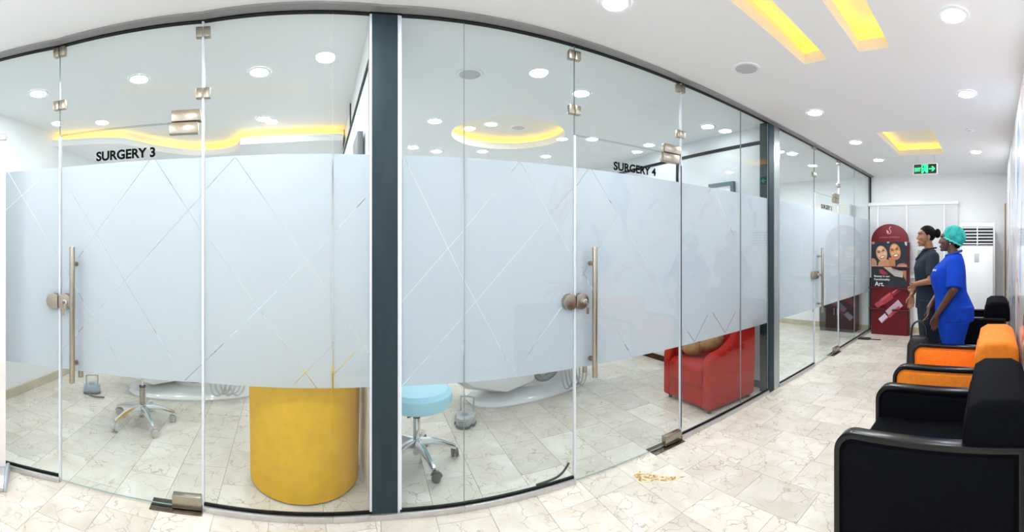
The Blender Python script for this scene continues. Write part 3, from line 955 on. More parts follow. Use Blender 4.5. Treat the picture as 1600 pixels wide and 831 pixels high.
# ------------------------------------------------------------------ mural on the right wall
t = thing('wall_mural', 'glossy white wall mural with blurred blue, red and teal patches behind armchairs', 'mural', (XR, 4.35, 0))
obj('print', bx(-0.012, -0.001, -2.2, 2.2, 0.25, 2.66), mural_mat(), t)
for y in (-0.72, 0.72):
    obj('joint_strip', bx(-0.016, -0.011, y - 0.004, y + 0.004, 0.25, 2.66), mat('strip_grey', (0.5, 0.52, 0.54), 0.3), t)

# ------------------------------------------------------------------ display board with arched top
bw, bd, bh, sh_ = 0.325, 0.04, 1.885, 1.60
t = thing('display_board', 'maroon arched beauty display board with two smiling faces, by the window', 'display board', (-1.745, 6.57, 0), math.radians(-2))
MAROON = mat('maroon_board', (0.135, 0.006, 0.012), 0.4, spec=0.3)
arch = [(-bw, 0.0), (bw, 0.0), (bw, sh_)] + [(bw * math.cos(a), sh_ + (bh - sh_) * math.sin(a)) for a in [math.pi * k / 20 for k in range(1, 20)]] + [(-bw, sh_)]
obj('board', prism(arch, -bd, bd, 'Y', 0.003), MAROON, t)
obj('side_panel', bx(bw, bw + 0.02, -0.02, 0.04, 0.0, 1.57), mat('maroon_dark', (0.07, 0.006, 0.01), 0.5), t)
yf = -bd
pc = [0]
def pr(poly, color, name='print_patch', th=0.0004, parent=None):
    pc[0] += 1
    y = yf - 0.0005 - pc[0] * 0.0004
    m_ = mat('print_%02x%02x%02x' % tuple(int(c * 255) for c in color), color, 0.35)
    return obj(name, prism(poly, yf - 0.0001, y, 'Y'), m_, parent or photo)
def ell(cx, cz, rx, rz, rot=0, n=24, a0=0, a1=2 * math.pi):
    c, s = math.cos(rot), math.sin(rot)
    out = []
    for k in range(n):
        a = a0 + (a1 - a0) * k / (n if abs(a1 - a0 - 2 * math.pi) < 1e-6 else n - 1)
        u, v = rx * math.cos(a), rz * math.sin(a)
        out.append((cx + u * c - v * s, cz + u * s + v * c))
    return out
photo = obj('photo_print', bx(-bw + 0.006, bw - 0.012, yf - 0.0004, yf, 1.165, 1.585), mat('print_dark', (0.012, 0.016, 0.022), 0.3), t)
SK1, SK2 = (0.50, 0.23, 0.12), (0.42, 0.17, 0.08)
clampx = lambda poly: [(max(-bw + 0.008, min(bw - 0.014, x)), max(1.168, min(1.582, z))) for x, z in poly]
pr(clampx(ell(-0.29, 1.57, 0.03, 0.03)), (0.45, 0.22, 0.18))
pr(clampx(ell(-0.02, 1.585, 0.022, 0.03)), (0.4, 0.42, 0.44))
pr(clampx(ell(0.30, 1.575, 0.03, 0.06)), (0.45, 0.46, 0.47))
pr(clampx(ell(-0.30, 1.21, 0.075, 0.09)), SK1, 'shoulder')
pr(clampx(ell(-0.08, 1.19, 0.12, 0.10)), SK1, 'shoulder')
pr(clampx([(0.0, 1.165), (0.11, 1.165), (0.10, 1.33), (-0.01, 1.31)]), SK2, 'neck')
pr(clampx(ell(0.23, 1.17, 0.09, 0.05)), SK2, 'shoulder')
for (cx, cz, rx, rz, rot, sk, hi) in ((-0.135, 1.385, 0.098, 0.135, 0.28, (0.58, 0.30, 0.17), (0.72, 0.45, 0.30)), (0.105, 1.415, 0.095, 0.14, 0.22, (0.48, 0.20, 0.09), (0.66, 0.33, 0.16))):
    fc_ = pr(ell(cx, cz, rx, rz, rot), sk, 'face')
    q = lambda u, v: (cx + u * math.cos(rot) - v * math.sin(rot), cz + u * math.sin(rot) + v * math.cos(rot))
    pr(ell(*q(0, 0.08), 0.05, 0.035, rot), hi, 'forehead', parent=photo)
    for s in (-1, 1):
        pr(ell(*q(s * 0.05, -0.02), 0.026, 0.028, rot), hi, 'cheek')
        pr(ell(*q(s * 0.042, 0.035), 0.024, 0.009, rot), (0.03, 0.015, 0.012), 'eye')
        pr(ell(*q(s * 0.045, 0.057), 0.03, 0.005, rot), (0.05, 0.022, 0.015), 'eyebrow')
    pr(ell(*q(0, -0.01), 0.016, 0.03, rot), hi, 'nose')
    pr(ell(*q(0, -0.068), 0.044, 0.026, rot), (0.32, 0.06, 0.06), 'lips')
    pr(ell(*q(0, -0.064), 0.034, 0.014, rot), (0.85, 0.80, 0.80), 'teeth')
pr([(-bw + 0.006, 1.165), (-0.1, 1.165), (-0.1, 1.176), (-bw + 0.006, 1.176)], (0.55, 0.42, 0.40), 'border')
pr([(0.14, 1.165), (bw - 0.014, 1.165), (bw - 0.014, 1.176), (0.14, 1.176)], (0.6, 0.52, 0.5), 'border')
lower = obj('lower_print', bx(-bw + 0.006, bw - 0.012, yf - 0.0004, yf, 0.815, 1.160), mat('print_dark', (0.012, 0.016, 0.022), 0.3), t)
pr([(-0.10, 1.155), (0.03, 1.150), (0.17, 1.10), (0.25, 1.09), (0.24, 0.98), (0.10, 1.0)], (0.42, 0.37, 0.33), 'garment', parent=lower)
pr([(-0.10, 1.155), (0.04, 1.155), (0.04, 1.13), (-0.06, 1.12)], (0.60, 0.36, 0.24), 'arm', parent=lower)
pr([(0.24, 1.10), (0.30, 1.10), (0.30, 0.93), (0.26, 0.99)], (0.38, 0.15, 0.07), 'arm', parent=lower)
pr([(-0.17, 1.11), (-0.12, 1.11), (-0.02, 1.03), (-0.10, 1.02), (-0.17, 1.05)], (0.30, 0.03, 0.05), 'red_print', parent=lower)
WINK = mat('white_print', (0.85, 0.85, 0.84), 0.5)
obj('lettering', text_mesh('Beauty is our', 0.28, 0.042, 0.001, 0.01), WINK, t, (-0.265, yf - 0.012, 0.972))
obj('lettering', text_mesh('Functionality', 0.28, 0.046, 0.001, 0.01), WINK, t, (-0.265, yf - 0.012, 0.915))
obj('lettering', text_mesh('Art.', 0.165, 0.078, 0.001, 0.012), WINK, t, (-0.255, yf - 0.012, 0.828))
PINK = mat('rose_print', (0.72, 0.36, 0.32), 0.4)
sg = curve_pts([(0.035, 0, 1.83), (0.015, 0, 1.835), (0.002, 0, 1.81), (0.012, 0, 1.785), (0.03, 0, 1.76), (0.022, 0, 1.73), (-0.008, 0, 1.72), (-0.035, 0, 1.735), (-0.042, 0, 1.785)], 5)
emb = obj('emblem', tube([(p.x, yf - 0.002, p.z) for p in sg], 0.006, 6), PINK, t)
obj('emblem_leaf', flat([(-0.042, 1.785), (-0.02, 1.762), (0.0, 1.748), (-0.012, 1.736), (-0.034, 1.745)], yf - 0.003, yf), PINK, emb)
for wd_, ww_, xx_ in (('SHAREN', 0.155, -0.18), ('EMMIELE', 0.18, 0.0)):
    obj('lettering', text_mesh(wd_, ww_, 0.026, 0.001, 0.0), mat('rose_dim_print', (0.42, 0.14, 0.13), 0.5), t, (xx_, yf - 0.001, 1.645))
def tilt(cx, cz, w, h, ang, u0=0, v0=0):
    c, s = math.cos(ang), math.sin(ang)
    return [(cx + (u0 + a) * c - (v0 + b) * s, cz + (u0 + a) * s + (v0 + b) * c) for a, b in ((-w / 2, -h / 2), (w / 2, -h / 2), (w / 2, h / 2), (-w / 2, h / 2))]
ang = math.radians(36)
tb = pr(tilt(-0.04, 0.62, 0.22, 0.12, ang), (0.38, 0.03, 0.05), 'product_print', parent=t)
pr(tilt(-0.04, 0.62, 0.14, 0.09, ang, -0.17, 0.0), (0.42, 0.06, 0.09), 'product_print', parent=t)
pr(tilt(-0.04, 0.62, 0.17, 0.07, ang, 0.20, 0.005), (0.30, 0.015, 0.04), 'product_print', parent=t)
pr(tilt(-0.04, 0.62, 0.13, 0.02, ang, 0.20, 0.02), (0.62, 0.2, 0.26), 'product_print', parent=t)
pr(tilt(-0.04, 0.62, 0.20, 0.035, ang, 0.0, 0.03), (0.58, 0.10, 0.10), 'product_print', parent=t)
ang = math.radians(42)
pr(tilt(0.06, 0.43, 0.30, 0.13, ang, 0.04, 0), (0.52, 0.36, 0.46), 'product_print', parent=t)
pr(tilt(0.06, 0.43, 0.26, 0.05, ang, 0.0, -0.045), (0.55, 0.05, 0.10), 'product_print', parent=t)
pr(tilt(0.06, 0.43, 0.15, 0.09, ang, -0.22, 0.0), (0.62, 0.55, 0.66), 'product_print', parent=t)
pr(tilt(0.06, 0.43, 0.12, 0.02, ang, -0.22, -0.045), (0.42, 0.05, 0.14), 'product_print', parent=t)
LED_ = mat('maroon_ledge', (0.075, 0.004, 0.01), 0.35)
for x0, x1, z in ((-bw - 0.03, -0.16, 0.80), (0.10, bw + 0.03, 0.795), (-bw - 0.03, -0.07, 0.445), (0.06, bw + 0.03, 0.43), (0.06, bw + 0.02, 1.155)):
    obj('ledge', bx(x0, x1, -bd - 0.055, -bd - 0.0005, z - 0.012, z + 0.012, 0.002), LED_, t)

# ------------------------------------------------------------------ roll-up banner at the left edge
t = thing('rollup_banner', 'tall roll-up banner in a silver base cut by the left picture edge', 'banner', (-1.535, -1.975, 0), math.atan2(-0.70, 0.71))
obj('print_sheet', bx(0.0, 0.85, -0.0012, 0.0012, 0.07, 2.16), mat('banner_sheet', (0.80, 0.74, 0.75), 0.5, noise=0.12, nscale=2.2), t)
obj('top_bar', bx(-0.005, 0.855, -0.012, 0.012, 2.145, 2.185, 0.004), ALU, t)
obj('base', prism([(-0.11, 0.0), (0.11, 0.0), (0.11, 0.025), (0.07, 0.075), (0.03, 0.095), (-0.03, 0.095), (-0.07, 0.075), (-0.11, 0.025)], 0.0, 0.86, 'X', 0.006), mat('banner_silver', (0.62, 0.64, 0.67), 0.3, 0.8), t)
obj('end_cap', prism([(-0.115, 0.0), (0.115, 0.0), (0.115, 0.028), (0.075, 0.08), (0.03, 0.1), (-0.03, 0.1), (-0.075, 0.08), (-0.115, 0.028)], -0.018, 0.0, 'X', 0.004), GREYPL, t)
obj('support_pole', cyl((0.42, 0.05, 0.09), (0.42, 0.02, 2.15), 0.01, seg=10), ALU, t)

# ------------------------------------------------------------------ lounge armchairs along the right wall
def armchair(fab, frame):
    """front towards -x, seat width along y, centre of the base at the origin"""
    t = thing('armchair', None, 'armchair')
    W, x0, x1 = 0.37, -0.44, 0.43
    ta = 0.07
    def outline(inset, z_front=0.615, z_back=0.60, rc=0.10, zb=0.03):
        i = inset
        p = [(x1 - i, zb + i), (x0 + i, zb + i)]
        cx, cz = x0 + rc, z_front - rc
        for k in range(9):
            a = math.pi - k * math.pi / 16
            p.append((cx + (rc - i) * math.cos(a), cz + (rc - i) * math.sin(a)))
        p.append((x1 - i, z_back - i))
        return p
    for s in (-1, 1):
        ya, yb = s * W, s * (W - ta)
        o, n = outline(0.0), outline(0.030)
        bm = bmesh.new()
        for y, flip in ((ya, 0), (yb, 1)):
            pass
        A = [[bm.verts.new((x, y, z)) for x, z in pts] for y in (ya, yb) for pts in (o, n)]
        k_ = len(o)
        for k in range(k_):
            k2 = (k + 1) % k_
            bm.faces.new((A[0][k], A[0][k2], A[1][k2], A[1][k]))
            bm.faces.new((A[2][k], A[3][k], A[3][k2], A[2][k2]))
            bm.faces.new((A[0][k], A[2][k], A[2][k2], A[0][k2]))
            bm.faces.new((A[1][k], A[1][k2], A[3][k2], A[3][k]))
        bmesh.ops.recalc_face_normals(bm, faces=bm.faces)
        ed = [e for e in bm.edges if len(e.link_faces) == 2 and e.calc_face_angle(0) > 1.2]
        bmesh.ops.bevel(bm, geom=ed, offset=0.006, segments=2, profile=0.5, affect='EDGES')
        fr = obj('arm_frame', bm, frame, t)
        pan = outline(0.022)
        pn = prism(pan, min(ya, yb) + 0.012, max(ya, yb) - 0.012, 'Y', 0.006)
        obj('arm_panel', pn, fab, t)
        obj('arm_padding', prism(outline(0.045), (min(ya, yb) + 0.002), (max(ya, yb) - 0.002), 'Y', 0.012, 3), fab, t)
    obj('seat_base', bx(x0 + 0.03, x1 - 0.02, -W + ta, W - ta, 0.08, 0.27, 0.015), fab, t)
    obj('seat_cushion', bx(x0 + 0.015, 0.16, -W + ta + 0.004, W - ta - 0.004, 0.27, 0.43, 0.04, 4), fab, t)
    obj('backrest', bx(0.15, 0.40, -W + ta + 0.003, W - ta - 0.003, 0.27, 0.70, 0.04, 4), fab, t)
    hp = [(0.17, 0.55), (0.155, 0.66), (0.18, 0.765), (0.24, 0.80), (0.40, 0.80), (0.47, 0.765), (0.485, 0.55)]
    obj('head_bolster', prism(hp, -W + 0.012, W - 0.012, 'Y', 0.035, 4), fab, t)
    for x in (x0 + 0.06, x1 - 0.06):
        for s in (-1, 1):
            obj('leg', cyl((x, s * (W - 0.035), 0), (x, s * (W - 0.035), 0.035), 0.022, 0.026, 14), frame, t)
    return t
BLKF = mat('black_fabric', (0.0024, 0.0028, 0.0048), 0.8, spec=0.08, bump=0.5, bscale=700, noise=0.15, nscale=60)
ORGF = mat('orange_fabric', (0.86, 0.225, 0.008), 0.75, bump=0.5, bscale=700, noise=0.08, nscale=40)
LACQ = mat('black_lacquer', (0.006, 0.006, 0.007), 0.25, spec=0.35)
CX = -0.29
c1 = armchair(BLKF, LACQ)
tag(c1, 'black fabric armchair nearest the camera, with glossy black arm frames', group='lounge armchairs along the right wall')
c1.location = (CX, 2.09, 0)
c2 = armchair(ORGF, LACQ)
tag(c2, 'orange fabric armchair with black frames between the two black armchairs', group='lounge armchairs along the right wall')
c2.location = (CX, 3.19, 0)
c3 = copy_tree(c1)
tag(c3, 'black fabric armchair behind the two standing women, by the air conditioner', group='lounge armchairs along the right wall')
c3.location = (CX + 0.02, 5.31, 0)

# ------------------------------------------------------------------ yellow tub chair behind the glass
YEL = mat('mustard_velvet', (0.80, 0.43, 0.004), 0.85, bump=0.4, bscale=160, sheen=0.0, noise=0.05, nscale=14, spec=0.15)
t = thing('tub_chair', 'mustard yellow velvet tub chair, its round back against the glass', 'armchair', (-2.575, -0.415, 0), 0.12)
def tub(R_, r_, z0, z1, a0, a1, n=44, bev=0.03, flare=0.0):
    bm = bmesh.new()
    prof = [(R_, z0), (R_ + flare * 0.5, (z0 + z1) / 2), (R_ + flare, z1 - bev), (R_ + flare - bev * 0.3, z1 - bev * 0.3), (R_ + flare - bev, z1), (r_ + bev, z1), (r_ + bev * 0.3, z1 - bev * 0.3), (r_, z1 - bev), (r_, z0)]
    rows = []
    for k in range(n + 1):
        a = a0 + (a1 - a0) * k / n
        rows.append([bm.verts.new((r * math.cos(a), r * math.sin(a), z)) for r, z in prof])
    for a, b in zip(rows, rows[1:]):
        for i in range(len(prof)):
            j = (i + 1) % len(prof)
            bm.faces.new((a[i], b[i], b[j], a[j]))
    bm.faces.new(rows[0]); bm.faces.new(rows[-1][::-1])
    return bm
obj('shell', tub(0.352, 0.235, 0.012, 0.76, math.radians(-125), math.radians(125), flare=0.012), YEL, t)
obj('base', lathe([(0, 0.012), (0.335, 0.012), (0.345, 0.03), (0.345, 0.24), (0, 0.24)], 40), YEL, t)
obj('seat_cushion', lathe([(0, 0.24), (0.22, 0.24), (0.24, 0.28), (0.235, 0.37), (0.20, 0.405), (0, 0.415)], 40), YEL, t)
obj('piping', tube([(0.362 * math.cos(math.radians(a)), 0.362 * math.sin(math.radians(a)), 0.742) for a in range(-125, 126, 6)], 0.005, 6), YEL, t)
obj('plinth', lathe([(0, 0), (0.32, 0), (0.32, 0.014), (0, 0.014)], 40), DKGREY, t)

# ------------------------------------------------------------------ dentist stools
def stool(loc, rz, label, seatmat, zs, rs, dark, pole=STEEL, group='dentist stools on castors'):
    t = thing('stool', label, 'stool', loc, rz, group)
    for k in range(5):
        a = 2 * math.pi * k / 5
        d = Vector((math.cos(a), math.sin(a), 0)); n = Vector((-d.y, d.x, 0))
        pts = [(0.03, 0.125, 0.024, 0.030), (0.10, 0.128, 0.021, 0.026), (0.18, 0.112, 0.017, 0.020), (0.25, 0.088, 0.014, 0.015), (0.275, 0.076, 0.013, 0.012)]
        bm = bmesh.new(); rows = []
        for u, z, hw, hh in pts:
            c = d * u + Vector((0, 0, z))
            rows.append([bm.verts.new(c + n * sx * hw + Vector((0, 0, sz * hh))) for sx, sz in ((-0.6, 1), (0.6, 1), (1, 0.2), (1, -1), (-1, -1), (-1, 0.2))])
        for ra, rb in zip(rows, rows[1:]):
            for i in range(6):
                bm.faces.new((ra[i], ra[(i + 1) % 6], rb[(i + 1) % 6], rb[i]))
        bm.faces.new(rows[0]); bm.faces.new(rows[-1][::-1])
        bmesh.ops.recalc_face_normals(bm, faces=bm.faces)
        obj('leg', bm, CHROME, t)
        tip = d * 0.272
        ca_ = a + 0.9 + k * 0.7
        wd = Vector((math.cos(ca_), math.sin(ca_), 0)); wn = Vector((-wd.y, wd.x, 0))
        wc = tip + wd * 0.016
        c = obj('castor', join(cyl(tip + Vector((0, 0, 0.042)), tip + Vector((0, 0, 0.078)), 0.007, seg=10), tube([wc + Vector((0, 0, 0.030)) + wd * 0.033 * math.cos(x) + Vector((0, 0, 0.033 * math.sin(x))) for x in [math.radians(q) for q in range(10, 171, 20)]], 0.008, 6)), DKGREY if dark else GREYPL, t)
        for s in (-1, 1):
            obj('wheel', cyl(wc + wn * s * 0.006 + Vector((0, 0, 0.03)), wc + wn * s * 0.024 + Vector((0, 0, 0.03)), 0.0295, seg=22, bevel=0.004), mat('wheel_dark', (0.10, 0.095, 0.085), 0.35) if dark else mat('wheel_grey', (0.62, 0.60, 0.54), 0.35), c)
    obj('hub', cyl((0, 0, 0.075), (0, 0, 0.158), 0.036, 0.034, 24, 0.004), CHROME, t)
    obj('gas_column', cyl((0, 0, 0.05), (0, 0, 0.30), 0.025, seg=24, bevel=0.003), pole, t)
    obj('collar', cyl((0, 0, 0.30), (0, 0, 0.312), 0.027, seg=24), RUBBER, t)
    obj('piston', cyl((0, 0, 0.31), (0, 0, zs), 0.013, seg=16), CHROME, t)
    obj('seat', lathe([(0, zs - 0.005), (rs * 0.8, zs), (rs * 0.95, zs + 0.02), (rs, zs + 0.055), (rs * 0.98, zs + 0.10), (rs * 0.85, zs + 0.125), (0, zs + 0.115)], 44), seatmat, t)
    lv = obj('lever', tube(curve_pts([(0.03, 0.02, zs - 0.012), (0.09, -0.05, zs - 0.022), (0.10, -0.11, zs - 0.03)], 5), 0.006, 8), RUBBER, t)
    obj('lever_bracket', bx(-0.05, 0.05, -0.04, 0.04, zs - 0.02, zs, 0.004), DKGREY, t)
    return t
CYAN = mat('pale_blue_leatherette', (0.44, 0.82, 0.97), 0.35, sheen=0.1)
stool((-2.73, 0.335, 0), math.radians(17), 'stool with round pale blue seat and chrome star base beside the slate column', CYAN, 0.385, 0.25, True, CHROME)
stool((-2.83, -1.80, 0), math.radians(-22), 'stool with grey castors and steel post behind the Surgery 3 door', CYAN, 0.43, 0.20, False, STEEL)

# ------------------------------------------------------------------ dental chairs
GLOSS = mat('gloss_white_shell', (0.88, 0.88, 0.89), 0.12, coat=0.5)
HOSE = mat('grey_hose', (0.50, 0.51, 0.51), 0.45)
UPH = mat('dental_upholstery', (0.55, 0.72, 0.78), 0.4)
def dental_chair(loc, rz, label, mirror=1):
    """foot end towards -x, head end +x; seen from -y"""
    t = thing('dental_chair', label, 'dental chair', loc, rz, 'dental chairs')
    m = mirror
    # base: low glossy plate growing into a pedestal
    def sup(cx, rx, ry, z, n=40, p=2.6):
        pts = []
        for k in range(n):
            a = 2 * math.pi * k / n; c, s = math.cos(a), math.sin(a)
            pts.append((cx + rx * math.copysign(abs(c) ** (2 / p), c), ry * math.copysign(abs(s) ** (2 / p), s), z))
        return pts
    rings = [sup(0.10, 0.66, 0.27, 0.0), sup(0.10, 0.67, 0.28, 0.02), sup(0.10, 0.65, 0.26, 0.05), sup(0.16, 0.56, 0.21, 0.075), sup(0.30, 0.40, 0.17, 0.11), sup(0.34, 0.30, 0.16, 0.24), sup(0.34, 0.28, 0.16, 0.40)]
    bm = bmesh.new(); vv = [[bm.verts.new((m * x, y, z)) for x, y, z in r] for r in rings]
    for a, b in zip(vv, vv[1:]):
        for k in range(40): bm.faces.new((a[k], a[(k + 1) % 40], b[(k + 1) % 40], b[k]))
    bm.faces.new(vv[0]); bm.faces.new(vv[-1])
    obj('base', bm, GLOSS, t)
    # hull under the leg rest and seat: faceted boat shape
    secs = [(-0.80, 0.30, 0.08, 0.44), (-0.62, 0.17, 0.20, 0.45), (-0.30, 0.095, 0.27, 0.45), (-0.02, 0.15, 0.27, 0.45), (0.25, 0.30, 0.22, 0.46), (0.45, 0.40, 0.18, 0.47)]
    bm = bmesh.new(); rows = []
    for x, zb, hw, zt_ in secs:
        rows.append([bm.verts.new((m * x, y, z)) for y, z in ((-hw * 1.15, zt_), (-hw, zb + 0.06 if zb + 0.06 < zt_ else zt_ - 0.01), (-hw * 0.35, zb), (hw * 0.35, zb), (hw, zb + 0.06 if zb + 0.06 < zt_ else zt_ - 0.01), (hw * 1.15, zt_))])
    for a, b in zip(rows, rows[1:]):
        for k in range(6): bm.faces.new((a[k], a[(k + 1) % 6], b[(k + 1) % 6], b[k]))
    bm.faces.new(rows[0]); bm.faces.new(rows[-1])
    obj('hull', bm, PLASTIC, t)
    obj('leg_rest', box((m * -0.38, 0, 0.50), (0.85, 0.44, 0.09), 0.035, 3), UPH, t)
    obj('seat', box((m * 0.18, 0, 0.52), (0.40, 0.50, 0.11), 0.04, 3), UPH, t)
    obj('backrest', box((m * 0.68, 0, 0.78), (0.72, 0.48, 0.10), 0.04, 3, rot=Matrix.Rotation(m * math.radians(-40), 3, 'Y')), UPH, t)
    obj('headrest', box((m * 1.05, 0, 1.10), (0.22, 0.26, 0.09), 0.035, 3, rot=Matrix.Rotation(m * math.radians(-40), 3, 'Y')), UPH, t)
    obj('side_bracket', tube(curve_pts([(m * 0.0, -0.24, 0.36), (m * 0.03, -0.27, 0.24), (m * 0.12, -0.28, 0.21), (m * 0.24, -0.27, 0.26), (m * 0.30, -0.25, 0.38)], 5), 0.03, 10), mat('bracket_grey', (0.26, 0.27, 0.28), 0.45), t)
    obj('toe_clip', bx(min(m * -0.46, m * -0.50), max(m * -0.46, m * -0.50), -0.20, -0.17, 0.28, 0.42, 0.008), RUBBER, t)
    for k in range(5):
        x = 0.24 + 0.045 * k
        obj('hose', tube(curve_pts([(m * x, -0.34, 0.62), (m * (x + 0.005), -0.37, 0.30), (m * (x + 0.03), -0.38, 0.13 + 0.012 * (k % 3)), (m * (x + 0.09), -0.37, 0.09 + 0.015 * (k % 2)), (m * (x + 0.15), -0.36, 0.15), (m * (x + 0.18), -0.33, 0.32), (m * (x + 0.19), -0.31, 0.60)], 6), 0.0085, 8), HOSE, t)
    obj('unit_arm', bx(min(m * 0.20, m * 0.72), max(m * 0.20, m * 0.72), -0.40, -0.26, 0.58, 0.68, 0.02), PLASTIC, t)
    return t
dc2 = dental_chair((-3.74, 1.50, 0), math.radians(100), 'white glossy dental chair base and hull in Surgery 4, right of the blue stool', 1)
dc1 = dental_chair((-3.66, -1.82, 0), math.radians(115), 'white glossy dental chair base in Surgery 3, behind the door', 1)

def foot_control(loc, rz, label, m):
    t = thing('foot_control', label, 'foot pedal', loc, rz, 'dental foot controls')
    out = [(-0.085, 0.05), (-0.085, -0.02), (-0.062, -0.03), (-0.055, -0.075), (-0.02, -0.10), (0.02, -0.10), (0.055, -0.075), (0.062, -0.03), (0.085, -0.02), (0.085, 0.05), (0.05, 0.075), (-0.05, 0.075)]
    obj('body', prism(out, 0.018, 0.085, 'Z', 0.010, 2), m, t)
    obj('bumper', prism([(x * 1.03, y * 1.03) for x, y in out], 0.0, 0.02, 'Z', 0.003), DKGREY, t)
    obj('button', lathe([(0, 0.105), (0.022, 0.103), (0.028, 0.086), (0.036, 0.088), (0.038, 0.084)], 24), GREYPL, t)
    obj('toe_lip', prism([(-0.05, -0.075), (0.05, -0.075), (0.02, -0.104), (-0.02, -0.104)], 0.03, 0.062, 'Z', 0.004), mat('pedal_front', (0.30, 0.33, 0.36), 0.4), t)
    obj('carry_handle', tube(curve_pts([(-0.055, 0.07, 0.07), (-0.056, 0.085, 0.18), (-0.05, 0.088, 0.20), (0.05, 0.088, 0.20), (0.056, 0.085, 0.18), (0.055, 0.07, 0.07)], 4), 0.007, 8), GREYPL, t)
    obj('cable', tube(curve_pts([(0.03, 0.075, 0.03), (0.02, 0.11, 0.012), (-0.04, 0.16, 0.012), (-0.12, 0.18, 0.012)], 6), 0.008, 8), DKGREY, t)
foot_control((-3.13, -2.60, 0), math.radians(-50), 'blue grey dental foot pedal with wire handle in Surgery 3', mat('pedal_blue', (0.40, 0.48, 0.56), 0.35))
foot_control((-3.22, 0.80, 0), math.radians(62), 'light grey dental foot pedal beside the blue stool', mat('pedal_grey', (0.48, 0.49, 0.51), 0.35))

# ------------------------------------------------------------------ red armchair
RED = mat('red_upholstery', (0.40, 0.010, 0.006), 0.55, noise=0.08, nscale=6, spec=0.15)
t = thing('armchair', 'red upholstered armchair with sloping arms inside Surgery 4', 'armchair', (-2.57, 2.97, 0), math.radians(-4))
hw = 0.325
arm = [(-0.33, 0.035), (0.31, 0.035), (0.335, 0.40), (0.33, 0.80), (0.27, 0.84), (0.18, 0.80), (0.02, 0.62), (-0.12, 0.545), (-0.24, 0.525), (-0.30, 0.495), (-0.325, 0.44)]
for s in (-1, 1):
    obj('arm', prism(arm, min(s * hw, s * (hw - 0.10)), max(s * hw, s * (hw - 0.10)), 'X', 0.03, 3), RED, t)
obj('backrest', prism([(0.14, 0.10), (0.325, 0.10), (0.335, 0.82), (0.27, 0.86), (0.21, 0.84), (0.12, 0.45)], -hw + 0.09, hw - 0.09, 'X', 0.03, 3), RED, t)
obj('seat_base', bx(-hw + 0.02, hw - 0.02, -0.315, 0.28, 0.04, 0.26, 0.02), RED, t)
obj('seat_cushion', prism([(-0.345, 0.24), (-0.33, 0.20), (-0.29, 0.215), (0.15, 0.24), (0.16, 0.40), (-0.28, 0.42), (-0.335, 0.39)], -hw + 0.102, hw - 0.102, 'X', 0.035, 3), RED, t)
for x in (-0.27, 0.27):
    for y in (-0.27, 0.27):
        obj('leg', cyl((x, y, 0), (x, y, 0.05), 0.018, 0.025, 12), mat('leg_wood', (0.05, 0.025, 0.015), 0.4), t)
t = thing('plush_cushion', 'tan two-lobed plush cushion lying on the red armchair', 'cushion', (-2.60, 2.90, 0.0), math.radians(30))
TAN = mat('tan_plush', (0.42, 0.23, 0.09), 0.85, noise=0.18, nscale=18, bump=0.5, bscale=120)
obj('cover', fuse([ellipsoid((-0.10, 0, 0.485), (0.105, 0.085, 0.07)), ellipsoid((0.09, 0.03, 0.545), (0.13, 0.095, 0.08), rot=Matrix.Rotation(math.radians(-22), 3, 'Y'))], 0.008, 6), TAN, t)
obj('seam', tube([(-0.012 + 0.0 * k, 0.075 * math.cos(a), 0.515 + 0.066 * math.sin(a)) for k, a in enumerate([2 * math.pi * q / 16 for q in range(16)])], 0.004, 6, True), mat('tan_seam', (0.25, 0.13, 0.05), 0.8), t)

# ------------------------------------------------------------------ things on the partitions and in the farthest surgery
t = thing('wall_frame', 'dark teal rectangular frame high on the partition above the red armchair', 'frame', (-2.83, Y45 - 0.02, 0))
TEAL = mat('teal_frame', (0.05, 0.11, 0.13), 0.35)
for n_, b_ in (('frame_rail', bx(-0.18, 0.18, -0.02, 0.018, 2.165, 2.205)), ('frame_rail', bx(-0.18, 0.18, -0.02, 0.018, 1.65, 1.69)), ('frame_stile', bx(-0.18, -0.14, -0.02, 0.018, 1.69, 2.165)), ('frame_stile', bx(0.14, 0.18, -0.02, 0.018, 1.69, 2.165))):
    obj(n_, b_, TEAL, t)
obj('picture', bx(-0.14, 0.14, 0.0, 0.017, 1.69, 2.165), WHITE, t)
p = on34(0.42, 0.03)
t = thing('wall_screen', 'slim black screen edge on the white partition left of the slate column', 'screen', (p.x, p.y, 0), math.atan2(e34.y, e34.x))
obj('housing', bx(-0.16, 0.16, -0.018, 0.018, 1.75, 2.2, 0.004), DKGREY, t)
obj('bracket', bx(-0.05, 0.05, -0.035, -0.018, 1.9, 2.0), BLACKTRIM, t)
t = thing('cabinet', 'low black cabinet behind the last glass panels near the end wall', 'cabinet', (-2.70, 6.62, 0))
BLKG = mat('black_gloss', (0.008, 0.008, 0.010), 0.2)
obj('body', prism([(-0.33, 0.06), (0.33, 0.06), (0.33, 0.95), (-0.24, 0.95), (-0.33, 0.5)], -0.135, 0.14, 'Y', 0.006), BLKG, t)
obj('plinth', bx(-0.32, 0.32, -0.125, 0.13, 0, 0.065), mat('plinth_green', (0.06, 0.085, 0.08), 0.4), t)
for s in (-1, 1):
    d = obj('door', bx(min(s * 0.004, s * 0.31), max(s * 0.004, s * 0.31), -0.148, -0.134, 0.09, 0.48, 0.003), BLKG, t)
    obj('handle', bx(s * 0.03 - 0.004, s * 0.03 + 0.004, -0.165, -0.147, 0.3, 0.42, 0.002), CHROME, d)
t = thing('split_air_conditioner', 'cream wall air conditioner unit high inside the farthest surgery', 'air conditioner', (-2.83, YEND - 0.11, 0))
obj('casing', bx(-0.42, 0.38, -0.10, 0.108, 2.0, 2.25, 0.03, 3), mat('cream_plastic', (0.78, 0.72, 0.65), 0.35), t)
